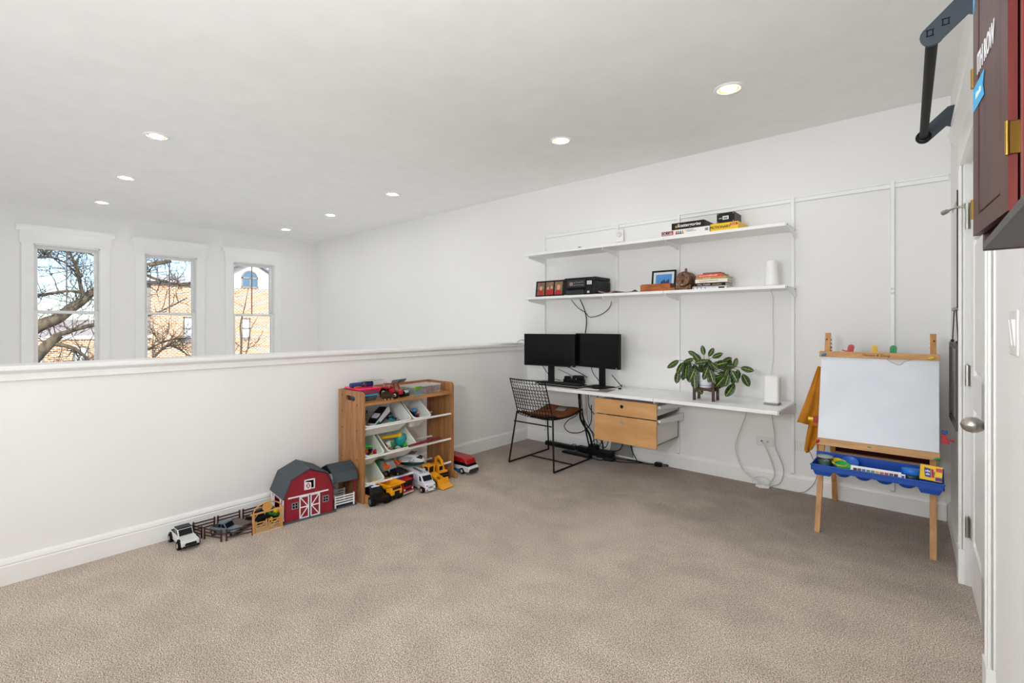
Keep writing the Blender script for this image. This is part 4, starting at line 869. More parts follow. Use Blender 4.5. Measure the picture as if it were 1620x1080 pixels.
# ---- easel
EW = wood('c8935a', 'b07c44', (8, 8, 1.5), 5, .5); EWB = wood('c99a63', 'b98851', (1.5, 8, 8), 5, .5)
t = thing('easel', 'wooden double-sided child easel with whiteboard and blue tray', 'easel', (3.16, -.4, 0)); o = t.location
def fy(z): return -.741 + .2818 * z
sl_ = Matrix.Rotation(-math.atan(.2818), 4, 'X')
ex0, ex1 = 2.862, 3.45
for x in (2.872, 3.408):
    w_ = .030; lo = [(x, fy(0) - .010, 0), (x + w_, fy(0) - .010, 0), (x + w_, fy(0) + .012, 0), (x, fy(0) + .012, 0)]
    hi = [(p[0] + (.010 if x < 3 else -.0), p[1] - fy(0) + fy(1.213), 1.213) for p in lo]
    MB().hexa(lo, hi).build('leg', EW, t, bevel=.002, off=o)
    xb = x + (.0 if x < 3 else .0); lo = [(xb, -.045, 0), (xb + w_, -.045, 0), (xb + w_, -.023, 0), (xb, -.023, 0)]; hi = [(p[0] + (.01 if x < 3 else 0), p[1] - .335, 1.19) for p in lo]
    MB().hexa(lo, hi).build('leg', EW, t, bevel=.002, off=o)
    hx = x + (.03 if x < 3 else -.01)
    q = MB()
    for k in range(4): q.box(hx + .008, hx + .013, -.408, -.37, 1.1 + k * .025, 1.11 + k * .025)
    q.build('hinge', STEEL, t, off=o)
    MB().cyl((x + .02, fy(1.17) - .0135, 1.17), (x + .02, fy(1.17) - .009, 1.17), .0045, n=10).build('bolt', mat('2d2018', .5), t, off=o)
def slab(nm, m, x0, x1, z0, z1, d0, d1, **k):      # a board lying in the front plane, d = distance in front of it
    return MB().hexa([(x0, fy(z0) - d0, z0), (x1, fy(z0) - d0, z0), (x1, fy(z0) - d1, z0), (x0, fy(z0) - d1, z0)], [(x0, fy(z1) - d0, z1), (x1, fy(z1) - d0, z1), (x1, fy(z1) - d1, z1), (x0, fy(z1) - d1, z1)]).build(nm, m, t, off=o, **k)
wb = slab('whiteboard', mat('dfe3ea', .28, grain=dict(c2='d3d7df', scale=3)), 2.868, 3.449, .545, 1.064, .012, .020)
slab('top_bar', EWB, ex0 - .005, ex1 + .003, 1.058, 1.094, .012, .030, bevel=.002)
slab('bottom_bar', EWB, ex0 + .004, ex1 + .002, .512, .552, .012, .034, bevel=.002)
q = MB()      # torn paper scrap left on the board
pts = [(3.205, 1.062), (3.225, 1.043), (3.25, 1.03), (3.262, 1.023), (3.278, 1.027), (3.295, 1.048), (3.325, 1.056), (3.34, 1.062)]
q.add([(x, fy(z) - .0215, z) for x, z in pts] + [(x, fy(z) - .0205, z) for x, z in pts], [tuple(range(8)), tuple(range(15, 7, -1))] + [(i, (i + 1) % 8, 8 + (i + 1) % 8, 8 + i) for i in range(8)]); q.build('paper_scrap', mat('d6d1cd', .8), t, off=o)
q = MB()
for i in range(len(pts) - 1):
    (a, c), (d, e) = pts[i], pts[i + 1]; q.tube([(a, fy(c) - .0217, c), (d, fy(e) - .0217, e)], .0013, 4)
q.build('torn_edge', mat('85807c', .8), t, off=o)
for (x, z, c, r) in [(2.885, 1.075, '1e78b8', .4), (3.416, 1.075, 'e0c31d', .2), (2.872, .535, 'c4243a', 1.1), (3.442, .525, '1f9a4a', .15)]:
    X = Matrix.Translation((x, fy(z) - .034, z)) @ Matrix.Rotation(math.atan(.2818), 4, 'X')
    q = MB(); q.cyl((0, .0, 0), (0, -.006, 0), .006, n=10, X=X); q.ell((0, -.010, 0), (.016, .006, .008), 14, 8, X=X @ Matrix.Rotation(-r, 4, 'Y')); q.build('wing_knob', mat(c, .35), t, off=o)
q = MB(); q.box(3.125, 3.145, fy(.54) - .036, fy(.54) - .034, .528, .538); q.build('paint_spot', mat('2f7d5c', .6), t, off=o)
text('Melissa & Doug', .022, (3.155 - o.x, fy(1.077) - .0306 - o.y, 1.077), (pi / 2 - math.atan(.2818), 0, 0), mat('3a2a1a', .7), t, shear=.25)
def by(z): return -.034 - .335 * z / 1.19
b = MB(); b.hexa([(2.875, by(.375) + .014, .375), (3.44, by(.375) + .014, .375), (3.44, by(.375) + .022, .375), (2.875, by(.375) + .022, .375)], [(2.875, by(1.05) + .014, 1.05), (3.44, by(1.05) + .014, 1.05), (3.44, by(1.05) + .022, 1.05), (2.875, by(1.05) + .022, 1.05)])
b.build('chalkboard', mat('3a1212', .7), t, off=o)
b = MB(); b.box(2.9, 3.42, by(.36) - .004, by(.36) + .014, .325, .372); b.build('back_rail', EWB, t, off=o)
TRAY = mat('0f4aa8', .38)
b = MB(); tx0, tx1, ty0, ty1 = 2.868, 3.468, -.835, -.64; tz = .40
b.box(tx0, tx1, ty0, ty1, tz, tz + .004); b.box(tx0, tx1, ty0, ty0 + .006, tz, tz + .036); b.box(tx0, tx1, ty1 - .006, ty1, tz, tz + .075); b.box(tx0, tx0 + .006, ty0, ty1, tz, tz + .036); b.box(tx1 - .006, tx1, ty0, ty1, tz, tz + .036); b.box(tx0 - .004, tx1 + .004, ty0 - .006, ty0 + .002, tz + .028, tz + .036)
tray = b.build('tray', TRAY, t, bevel=.002, off=o)
for xa in (tx0 + .008, tx1 - .108):
    MB().hexa([(xa + .012, ty0 + .012, tz - .03), (xa + .088, ty0 + .012, tz - .03), (xa + .088, ty1 - .05, tz - .03), (xa + .012, ty1 - .05, tz - .03)], [(xa, ty0 + .003, tz), (xa + .1, ty0 + .003, tz), (xa + .1, ty1 - .04, tz), (xa, ty1 - .04, tz)]).build('bin', TRAY, tray, bevel=.004, off=o)
for k in range(4): MB().lathe([(.022, -.022), (.034, -.014), (.040, .001)], 20, c=(tx0 + .155 + k * .097, ty0 + .047, tz)).build('cup_holder', TRAY, tray, off=o)
YZ = -.79
PL = lambda c, a=None: mat(c, .3, alpha=a)
t = thing('paint_jar', 'squat clear jar of green water at the left end of the easel tray', 'jar', (2.932, -.765, tz + .005))
MB().lathe([(0, 0), (.036, 0), (.038, .005), (.038, .048), (.0, .048)], 24).build('paint_water', mat('4f7a72', .35), t); MB().lathe([(.0385, 0.002), (.0395, .04), (.040, .072), (.0385, .072), (.0382, .049)], 24).build('glass', glass_mat('jar_plastic', (.86, .92, .9), .08), t); MB().lathe([(.0405, .066), (.0405, .074), (0, .0745)], 24).build('lid', mat('a9bab3', .4, alpha=.75), t)
for k, (c, l) in enumerate((('c9252b', 'red plastic lid at the bottom of the leaning lids in the easel tray'), ('17a34a', 'green plastic lid on the red lid in the easel tray'), ('1c63c4', 'blue plastic lid leaning on the back of the easel tray'), ('e5c41c', 'yellow plastic lid wedged behind the green lid'))):
    q = MB().lathe([(0, 0), (.04, 0), (.042, .004), (.042, .012), (.039, .012), (.038, .004), (0, .004)], 24); ob = tag(q.build('jar_lid', mat(c, .35)), l, 'lid', 'loose jar lids in the easel tray')
    ob.location = ((3.035, 3.022, 3.05, 3.0)[k], (-.785, -.780, -.715, -.755)[k], tz + (.018, .034, .045, .042)[k]); ob.rotation_euler = (radians((14, 16, 38, 14)[k]), radians((6, 10, 8, 14)[k]), 0)
t = thing('watercolor_set', 'long watercolour paint box with a row of colour pans leaning in the easel tray', 'paint set', (3.18, -.812, tz + .03), rot=(radians(58), 0, 0))
MB().box(-.118, .112, -.028, .028, -.004, .006).build('case', mat('e9e6e8', .4), t, bevel=.003); MB().box(.112, .128, -.02, .02, -.003, .003).build('handle', mat('e9e9ee', .4), t); MB().box(.113, .124, -.012, .012, -.0035, .0035).build('handle_gap', TRAY, t)
for k, c in enumerate(('3d3432', '4c4f58', '4d6a94', '5a7f8a', '6c7a52', 'c9a648', 'b06a5c', 'a8485a', '4e4648', '37322f')): MB().box(-.105 + k * .0205, -.0875 + k * .0205, -.013, .013, .006, .0075).build('colour_pan', mat(c, .5), t)
t = thing('lidded_tub', 'round blue-lidded dark tub beside the crayon box', 'tub', (3.332, -.755, tz + .005)); MB().lathe([(0, 0), (.036, 0), (.038, .045), (0, .045)], 24).build('tub', mat('12384a', .35), t); MB().lathe([(.040, .043), (.042, .046), (.042, .068), (.039, .072), (0, .072)], 24).build('lid', mat('1c74d8', .35), t)
t = thing('crayon_box', 'yellow crayon box tilted at the right end of the easel tray', 'crayon box', (3.412, -.80, tz + .037), rot=(radians(-14), radians(4), radians(4)))
MB().box(-.045, .045, -.012, .022, 0, .078).build('carton', mat('f2c414', .45), t, bevel=.001)
MB().prism([(-.025, .018), (.0, .015), (-.004, .062), (-.03, .064)], 'y', -.0127, -.012).build('label_panel', mat('33408f', .5), t); MB().prism([(.002, .018), (.014, .016), (.008, .06), (-.002, .061)], 'y', -.0127, -.012).build('label_stripe', mat('b3243a', .5), t)
small_print(.02, .01, (-.014, -.0131, .048), mat('f0f0f4', .5), t, 3, 13); small_print(.018, .01, (-.013, -.0131, .032), mat('f0f0f4', .5), t, 3, 14)
for k, (c, z) in enumerate((('d33d4e', .06), ('efd23a', .038), ('3f8f4f', .04), ('5a2f86', .013))):
    x_ = .03 if k != 2 else .015
    MB().box(x_ - .012, x_ + (.014 if k != 2 else .0), -.0126, -.012, z - .009, z + .009).build('marker_print', mat(c, .5), t)
t['label'] = 'yellow crayon box tilted at the right end of the easel tray'
for k, (x, c, tilt, l) in enumerate([(3.023, 'b01c2a', .15, 'red plastic clip lying at the left on top of the easel'), (3.148, 'd6ad12', 0, 'yellow plastic clip in the middle on top of the easel'), (3.24, '12853a', 0, 'green plastic clip on top of the easel, nearest the right post')]):
    t = thing('paper_clip', l, 'clip', (x, fy(1.094) - .02, 1.092), rot=(0, tilt, 0), group='clips on top of the easel')
    q = MB(); q.prism([(-.016, 0)] + [(-.017 * cos(pi * i / 10), .033 + .017 * sin(pi * i / 10)) for i in range(11)] + [(.016, 0)], 'y', -.006, .006); q.build('jaw', mat(c, .35), t, bevel=.002)
    q = MB(); q.prism([(-.010, .006)] + [(-.011 * cos(pi * i / 10), .030 + .011 * sin(pi * i / 10)) for i in range(11)] + [(.010, .006)], 'y', -.0085, -.006); q.build('grip', mat(c, .5), t)
    if k < 2: MB().box(-.045 if k == 0 else 0, 0 if k == 0 else .035, -.004, .008, .0, .007).build('lower_jaw', mat(c, .35), t, bevel=.001)
t = thing('side_clip', 'red clip with a yellow end on the left edge of the easel', 'clip', (2.85, fy(.66) - .008, .655)); MB().box(-.012, .016, -.012, .012, -.02, .02).build('jaw', mat('9e1620', .4), t, bevel=.003); MB().cyl((-.04, 0, .004), (-.012, 0, .002), .013, .012, 14).build('cap', mat('e6cf15', .4), t, bevel=.002)
t = thing('paint_cup_holder', 'red funnel-shaped cup holder hung on the right edge of the easel', 'cup holder', (3.47, fy(.62) - .005, .60)); MB().hexa([(-.012, -.015, 0), (.024, -.015, 0), (.024, .015, 0), (-.012, .015, 0)], [(-.012, -.012, .055), (.006, -.012, .055), (.006, .012, .055), (-.012, .012, .055)]).build('body', mat('b3182a', .4), t, bevel=.003); MB().cyl((.02, 0, .022), (.042, 0, .022), .005, .007, 10).build('nozzle', mat('b3182a', .4), t); MB().box(-.012, .014, -.01, .01, .056, .075).build('blue_top', mat('1f4f8f', .4), t, bevel=.003)

# orange cloth apron hung on the back of the easel
q = MB()
def lerp_rows(rows, v):
    for k in range(len(rows) - 1):
        if v <= rows[k + 1][0] or k == len(rows) - 2:
            f = (v - rows[k][0]) / (rows[k + 1][0] - rows[k][0]); return [rows[k][i] + (rows[k + 1][i] - rows[k][i]) * f for i in range(5)]
def flap(rows, y0, ph):
    def fn(u, v):
        _, xl_, zl_, xr_, zr_ = lerp_rows(rows, v); x = xl_ + (xr_ - xl_) * u
        return (x, y0 + .012 * sin(u * 7 + v * 4 + ph) * (.25 + v) + .006 * sin(u * 15 + ph), zl_ + (zr_ - zl_) * u + .004 * sin(u * 9 + ph))
    q.grid(fn, 16, 22)
flap([(0, 2.838, .985, 2.868, .99), (.35, 2.79, .83, 2.868, .83), (.7, 2.745, .69, 2.866, .69), (1, 2.716, .598, 2.85, .578)], -.40, 0)
flap([(0, 2.80, .82, 2.868, .82), (.4, 2.788, .62, 2.868, .62), (.7, 2.768, .50, 2.862, .535), (.9, 2.755, .405, 2.838, .49), (1, 2.768, .385, 2.80, .42)], -.375, 1.5)
flap([(0, 2.83, .70, 2.87, .70), (.6, 2.82, .50, 2.87, .50), (1, 2.828, .41, 2.866, .405)], -.35, .7)
cl = q.build('apron', mat('c47f14', .8, name='mustard_cloth', grain=dict(c2='b8720f', scale=12)), solid=.004, fix=False); tag(cl, 'mustard orange cloth apron hanging from the left side of the easel', 'apron')

# ---- right wall fittings, in the frame of the right wall
def rthing(name, label, cat, y, z, group=None): 
    t = thing(name, label, cat, group=group); t.matrix_world = Wx @ Matrix.Translation((0, y, z)); return t
t = rthing('hanging_poster', 'upper white poster in black wood hangers beside the door', 'poster', -.42, 1.36)
MB().box(-.006, -.004, -.29, .12, 0, .585).build('sheet', mat('e2e0dd', .7), t); MB().box(-.014, -.002, -.31, -.29, -.005, .62).build('edge_strip', mat('1b1819', .5), t); MB().box(-.012, -.002, -.30, .125, -.012, .006).build('hanger', mat('9a9894', .5), t, bevel=.002)
MB().box(-.012, -.002, -.30, .125, .575, .59).build('hanger', mat('d8d5d0', .5), t, bevel=.002)
t = rthing('framed_picture', 'lower dark framed picture hung by two cords beside the door', 'picture', -.42, .715)
b = MB(); fr = (-.40, .12, 0, .452); w_ = .028
b.box(-.024, -.002, fr[0], fr[1], 0, w_); b.box(-.024, -.002, fr[0], fr[1], fr[3] - w_, fr[3]); b.box(-.024, -.002, fr[0], fr[0] + w_, w_, fr[3] - w_); b.box(-.024, -.002, fr[1] - w_, fr[1], w_, fr[3] - w_); b.build('frame', mat('4a4644', .5), t, bevel=.002)
MB().box(-.012, -.006, fr[0] + w_, fr[1] - w_, w_, fr[3] - w_).build('print', mat('bab6b1', .4, grain=dict(c2='8d8a87', scale=4)), t)
for yy in (-.36, .05): MB().tube([(-.012, yy, .452), (-.008, yy * .35 - .03, .64)], .0028, 6).build('cord', mat('33231c', .7), t)
q = MB()
for yy in (-.36, .05): q.ell((-.013, yy, .46), .009, 8, 6)
q.build('knot', mat('33231c', .7), t)

# pull-up bar above the door
PUB = mat('333d47', .42, name='powder_coat'); t = rthing('pull_up_bar', 'black steel pull-up bar on two angled brackets above the door', 'pull-up bar', -1.585, 2.2)
zb = .0; bxx = -.155
MB().cyl((bxx, -.548, zb), (bxx, .548, zb), .0165, n=20).build('bar', mat('0e0e0f', .6, bump=(300, .2)), t)
for yy in (-.552, .546):
    poly = [(bxx - .03 * cos(a), zb + .006 + .03 * sin(a)) for a in [radians(k) for k in (120 + 180 + 130, )]]
    arc_ = [(bxx + .032 * cos(radians(a)), zb + .032 * sin(radians(a))) for a in range(140, 321, 20)]
    poly = arc_ + [(bxx + .085, zb + .035), (-.002, zb + .003), (-.002, zb + .135), (bxx + .09, zb + .128)]
    MB().prism(poly, 'y', yy, yy + .006).build('bracket', PUB, t, bevel=.001)
    q = MB(); q.box(-.006, -.001, yy - .02, yy + .026, zb + .0, zb + .2); q.build('wall_plate', PUB, t, bevel=.001)
    q = MB(); q.lathe([(.0165, 0), (.03, 0), (.031, .004), (.03, .010), (.0165, .010)], 22, X=Matrix.Translation((bxx, yy + (.006 if yy < 0 else 0), zb)) @ Matrix.Rotation(-pi / 2 if yy < 0 else pi / 2, 4, 'X')); q.build('collar', mat('0b0b0c', .3), t)
    if yy < 0:
        q = MB()
        for (cx, cz, s) in ((bxx - .006, .008, 1), (bxx + .032, .030, 1)):
            for a, c in (((-.007, -.009), (-.007, .010)), ((.007, -.009), (.007, .010)), ((-.010, .010), (.011, .010)), ((-.010, -.009), (.010, -.009))):
                q.tube([(cx + a[0], yy - .0006, cz + a[1]), (cx + c[0], yy - .0006, cz + c[1])], .0018, 4)
        q.build('cut_mark', mat('0a0a0a', .5), t)
        MB().cyl((-.035, yy - .003, zb + .055), (-.035, yy, zb + .055), .007, n=12).build('bolt', mat('b8b2a6', .3, 1.0), t)

# hanging cabinet nearest the viewpoint, its far leaf a little open
MAH = wood('4f2a20', '412118', (8, 8, 1.2), 4, .5); MAHR = wood('7d3630', '6d2c27', (8, 8, 1.2), 4, .45)
t = thing('hanging_cabinet', 'mahogany hanging cabinet with brass hinges on the wall beside the door', 'cabinet', (3.56, -3.05, 1.418)); o = t.location
CX = Matrix.Translation((3.4975, -2.81, 0)) @ Matrix.Rotation(.0205, 4, 'Z')      # x = 0 is the cabinet front, y = 0 its far end
cz0, cz1, dpc, Lc = 1.418, 2.16, .078, .76
def cbox(b_, *a): return b_.box(*a, X=CX)
cbox(MB(), 0, dpc, -.016, 0, cz0, cz1).build('side_board', MAH, t, bevel=.002, off=o)
cbox(MB(), 0, dpc, -Lc, -Lc + .016, cz0, cz1).build('side_board', MAH, t, bevel=.002, off=o)
cbox(MB(), 0, dpc, -Lc + .016, -.016, cz1 - .016, cz1).build('top_board', MAH, t, off=o)
cbox(MB(), 0, dpc, -Lc + .016, -.016, cz0 + .002, cz0 + .016).build('bottom_board', mat('4d4947', .6), t, off=o)
cbox(MB(), dpc - .008, dpc, -Lc + .016, -.016, cz0 + .016, cz1 - .016).build('back_board', MAH, t, off=o)
pf = Vector((3.4830, -2.815, 0)); pn_ = Vector((3.5105, -3.093, 0)); dv = (pf - pn_).normalized(); ang = math.atan2(dv.y, dv.x); Ld = (pf - pn_).length
lf = bpy.data.objects.new('door', None); COL.objects.link(lf); lf.parent = t; lf.location = pn_ + Vector((0, 0, 1.45)) - o; lf.rotation_euler = (0, 0, ang)
s_ = 1 if (Matrix.Rotation(ang, 3, 'Z') @ Vector((0, 1, 0))).x < 0 else -1      # outward side
dh, th_ = .70, .0115
def L_(x0, x1, d0, d1, z0, z1): a, c = sorted((s_ * d0, s_ * d1)); return (x0, x1, a, c, z0, z1)
b = MB(); st_ = .05
b.box(*L_(0.001, st_, -th_, 0, 0, dh)); b.box(*L_(Ld - st_, Ld, -th_, 0, 0, dh)); b.box(*L_(st_, Ld - st_, -th_, 0, 0, .036)); b.box(*L_(st_, Ld - st_, -th_, 0, dh - .05, dh)); b.build('door_frame', MAH, lf)
MB().box(*L_(st_, Ld - st_, -.010, -.005, .036, dh - .05)).build('door_panel', mat('2c1711', .5), lf)
MB().box(*L_(st_ + .004, Ld - st_ - .004, -.01, -.001, .040, dh - .054)).build('raised_field', MAH, lf, bevel=.003)
MB().box(*L_(0, .001, -th_, 0, 0, dh)).build('door_edge', MAHR, lf)
rz_txt = (pi / 2, 0, pi) if s_ > 0 else (pi / 2, 0, 0)
ya_, yb_ = sorted((0, s_ * .0008))
text('ITH ROW', .056, (Ld * .58, s_ * .0008, .335), rz_txt, mat('e8e6e6', .5), lf, bold=.001, sx=.60)
MB().prism([(Ld - .004, .255), (Ld - .004, .303), (Ld * .62, .303), (Ld * .665, .279), (Ld * .62, .255)], 'y', ya_, yb_).build('blue_banner', mat('35a7dd', .5), lf)
small_print(.05, .012, (Ld * .80, s_ * .0011, .279), mat('d4ecf6', .5), lf, 6, 12)
MB().prism([(Ld - .004, .46), (Ld - .004, .68), (Ld - .06, .68), (Ld - .05, .54)], 'y', ya_, yb_).build('blue_flag', mat('35a7dd', .5), lf)
for zz in (.037, .311, .6):
    q = MB(); q.cyl((Ld + .007, -s_ * .003, zz), (Ld + .007, -s_ * .003, zz + .04), .0062, n=12); q.box(Ld - .004, Ld + .001, *sorted((-s_ * .002, -s_ * .018)), zz, zz + .04); q.build('hinge', BRASS, lf, bevel=.001)
for zz in (.089, .5):      # brass strap hinges at the near edge of the leaf
    q = MB(); q.cyl((-.003, s_ * .001, zz), (-.003, s_ * .001, zz + .055), .0032, n=12); q.build('hinge_barrel', BRASS, lf)
    MB().box(-.004, -.0005, *sorted((-s_ * .0145, -s_ * .001)), zz + .001, zz + .054).build('strap_hinge', BRASS, lf, bevel=.001)
l2 = MB(); l2.box(3.5245, 3.56, -3.105, -3.09, 1.448, 2.15); l2.build('centre_stile', MAHR, t, bevel=.001, off=o)
# ================================================================ toy shelf and toys
OAK = wood('a8764a', '8c5f36', (9, 9, 1.0), 4, .5); OAKH = wood('bb8350', 'a06e3c', (9, 1.0, 9), 4, .5)
ux0, ux1, uy0, uy1 = .055, .385, -2.315, -1.455
t = thing('toy_shelf', 'wooden toy organiser with white dowels against the half wall', 'toy shelf', ((ux0 + ux1) / 2, (uy0 + uy1) / 2, 0)); o = t.location
def sidep(y0):
    top = .787; r = .03
    outer = [(ux0, 0), (ux1, 0), (ux1, top - r)] + [(ux1 - r + r * sin(a), top - r + r * cos(a)) for a in [pi / 2 - pi / 2 * k / 5 for k in range(1, 6)]] + [(ux0, top)]
    if y0 < -2:
        s1 = MB().prism(outer, 'y', y0, y0 + .018).build('side_panel', OAK, t, off=o)
        x0, x1, z0, z1 = .16, .285, .716, .752
        slot = [(x0 + .018 + .018 * cos(a), (z0 + z1) / 2 + .018 * sin(a)) for a in [pi / 2 + pi * k / 8 for k in range(9)]] + [(x1 - .018 + .018 * cos(a), (z0 + z1) / 2 + .018 * sin(a)) for a in [-pi / 2 + pi * k / 8 for k in range(9)]]
        cut = MB().prism(slot, 'y', y0 - .05, y0 + .07).build('cutter', OAK)
        md = s1.modifiers.new('hand_hole', 'BOOLEAN'); md.object = cut; md.operation = 'DIFFERENCE'; md.solver = 'EXACT'
        cut.location = (0, 0, 0)
        bpy.context.view_layer.update(); dg = bpy.context.evaluated_depsgraph_get(); me = bpy.data.meshes.new_from_object(s1.evaluated_get(dg)); s1.modifiers.clear(); s1.data = me; bpy.data.objects.remove(cut)
        return s1
    return MB().prism(outer, 'y', y0, y0 + .018).build('side_panel', OAK, t, off=o)
sidep(uy0); sidep(uy1 - .018)
MB().box(ux0, ux1, uy0 + .018, uy1 - .018, .69, .708).build('top_shelf', OAKH, t, off=o); MB().box(ux0, ux0 + .015, uy0 + .018, uy1 - .018, .708, .787).build('back_board', OAKH, t, off=o)
for yy in (uy0 + .001, uy1 - .017):
    poly = [(ux0 + .02, 0), (.45, 0), (.455, .03), (.44, .055), (.40, .062), (ux1, .062), (ux0 + .02, .062)]
    MB().prism(poly, 'y', yy + .0175 if yy < -2 else yy - .0165, yy + .0335 if yy < -2 else yy - .0005).build('foot', OAKH, t, bevel=.002, off=o)
RZ = (.522, .312, .117)
for z in RZ:
    MB().cyl((.365, uy0 + .018, z), (.365, uy1 - .018, z), .0085, n=12).build('dowel', WHITE, t, off=o); MB().cyl((.12, uy0 + .018, z - .013), (.12, uy1 - .018, z - .013), .0085, n=12).build('dowel', WHITE, t, off=o)
b = MB()
for yy in (uy0,):
    for (x, z) in ((.11, .63), (.11, .51), (.31, .51), (.11, .3), (.31, .3), (.11, .11), (.31, .11), (.31, .69), (.11, .75)): b.cyl((x, yy - .001, z), (x, yy + .002, z), .006, n=8)
b.build('screw_cover', mat('4a2c14', .6), t, off=o)
BINM = mat('ebebe8', .35); BIN2 = mat('dfe4d8', .35)
def toy_bin(label, y0, y1, z, m=BINM):
    W_ = y1 - y0; t = thing('toy_bin', label, 'bin', (.378, (y0 + y1) / 2, z + .012), group='white tilted toy bins', rot=(0, radians(36), 0)); D = .3; h = .125
    # local: x from front rim (0) back to -D, z up out of the mouth
    def ring(ins, zz, n=5, r=.03):
        a = []; X0, X1, Y = -D + ins * 1.0, -ins, W_ / 2 - ins
        for cx, cy, s in ((X1 - r, Y - r, 0), (X0 + r, Y - r, 90), (X0 + r, -Y + r, 180), (X1 - r, -Y + r, 270)):
            for k in range(n): q = radians(s + 90 * k / (n - 1)); a.append((cx + r * cos(q), cy + r * sin(q), zz))
        return a
    v = ring(0, 0) + ring(.006, .004) + ring(.012, 0) + ring(.035, -h) ; n = 20; v += ring(.005, -.012) + ring(.009, -.012) + ring(.032, -h - .003)
    f = []
    for a, c in ((0, 1), (1, 2), (2, 3), (0, 4), (4, 5), (5, 6)):
        for k in range(n): f.append((a * n + k, a * n + (k + 1) % n, c * n + (k + 1) % n, c * n + k))
    f.append(tuple(range(3 * n, 4 * n))); f.append(tuple(range(6 * n, 7 * n)))
    b = MB(); b.add(v, f); q = b.build('bin_shell', m, t); q.data.polygons.foreach_set('use_smooth', [False] * len(q.data.polygons)); return t
def inbin(z, y, x, h=0):
    x, h = x * .8 + .055, h * .9 + .022     # world point on a bin floor: x = distance in from the front rim, h = height above floor
    th = radians(36); lx, lz = -x, -.125 + h
    return Vector((.378 + lx * cos(th) + lz * sin(th), y, z + .012 - lx * sin(th) + lz * cos(th)))
toy_bin('wide white bin at the upper left, heaped with a striped toy car', -2.292, -1.872, RZ[0]); toy_bin('narrow white bin at the upper right with black train track', -1.862, -1.678, RZ[0])
toy_bin('narrow white bin at the middle left full of red and green bits', -2.292, -2.118, RZ[1], BIN2); toy_bin('white bin in the middle row with the yellow-handled teal toy', -2.098, -1.818, RZ[1], BIN2)
toy_bin('nearly empty white bin in the bottom row', -2.292, -2.118, RZ[2], BIN2)
def toy(name, label, cat, loc, rot=(0, 0, 0), group=None): return thing(name, label, cat, loc, rot=rot, group=group)
P = lambda c, r=.38: mat(c, r)
TB = radians(-54)   # pitch of a bin's floor seen along x
# upper left bin
t = toy('toy_rocket_car', 'black and white striped toy speedster in the wide upper bin', 'toy car', inbin(RZ[0], -2.09, .09, .055), (radians(2), radians(28), radians(-74)))
MB().prism([(-.1, -.02), (.1, -.03), (.13, -.005), (.09, .012), (.02, .035), (-.06, .038), (-.11, .025)], 'y', -.035, .035).build('body', P('dfe0ea'), t, bevel=.008); MB().prism([(-.08, .039), (-.02, .039), (.06, .024), (.09, .013), (.06, .015), (-.05, .03)], 'y', -.037, .037).build('stripe', P('16161a'), t); MB().box(-.09, .1, -.037, .037, -.03, -.018).build('chassis', P('121214'), t); MB().box(.04, .09, -.036, .036, -.018, .0).build('nose_panel', P('1d5a4a'), t)
for k, (y, x, r, c, l, h) in enumerate([(-2.03, .16, .028, '1a2a86', 'dark blue ball toy at the back of the wide upper bin', .045), (-1.99, .11, .033, '18293a', 'navy round toy right of the striped car', .04)]):
    t = toy('toy_ball', l, 'toy', inbin(RZ[0], y, x, h)); MB().ell((0, 0, 0), r, 18, 12).build('ball', P(c), t); MB().lathe([(r + .001, -.003), (r + .0015, 0), (r + .001, .003)], 20).build('band', P('c02a30' if k == 0 else '2aa0a4'), t)
t = toy('toy_boat', 'small teal and navy toy boat in the wide upper bin', 'toy', inbin(RZ[0], -1.955, .06, .025), (0, radians(30), radians(70))); MB().prism([(-.05, 0), (-.04, -.02), (.035, -.02), (.055, 0)], 'y', -.018, .018).build('hull', P('1f8f95'), t, bevel=.004); MB().box(-.02, .015, -.012, .012, 0, .02).build('cabin', P('20324a'), t, bevel=.003)
t = toy('toy_brick', 'orange and blue toy brick at the right of the wide upper bin', 'toy', inbin(RZ[0], -1.92, .045, .012), (0, radians(36), .3)); MB().box(-.012, .012, -.02, 0, -.008, .008).build('orange_half', P('d98a1f'), t); MB().box(-.01, .01, 0, .035, -.006, .006).build('blue_half', P('4f6f9a'), t)
t = toy('toy_creature', 'grey-green stubby creature toy at the left of the wide upper bin', 'toy animal', inbin(RZ[0], -2.225, .075, .04)); MB().ell((0, 0, 0), (.032, .035, .045), 14, 10).build('body', mat('7d7560', .7, grain=dict(c2='5c5646', scale=60)), t); MB().ell((.012, .008, .05), (.022, .024, .022), 12, 8).build('head', mat('7d7560', .7), t)
q = MB(); [q.cyl((.01, s, .065), (.005, s * 1.4, .085), .008, .004, 8) for s in (-.014, .02)]; q.build('ear', P('4a4438'), t); q = MB(); [q.ell((.034, s, .052), .004, 8, 6) for s in (0, .016)]; q.build('eye', P('1a1a1a'), t); MB().ell((.025, -.01, .0), (.014, .018, .016), 10, 8).build('muzzle', P('c07a55'), t)
for k, (c, l) in enumerate((('c7512a', 'rust orange'), ('d98f2a', 'amber'), ('1a1a1c', 'black'), ('c9cbd4', 'pale grey'), ('8a2026', 'maroon'), ('3d5fa0', 'blue'), ('e0442f', 'scarlet'))):
    t = toy('toy_block', 'tiny %s toy block at the front edge of the wide upper bin' % l, 'toy', inbin(RZ[0], -2.21 + k * .036, .012 + .008 * (k % 2), .012), (.3 * k, radians(36), .5 * k), 'small pieces along the wide bin'); MB().box(-.011, .011, -.015, .015, -.008, .008).build('block', P(c), t, bevel=.002); MB().cyl((0, 0, .008), (0, 0, .012), .005, n=8).build('stud', P('2a2a2c'), t)
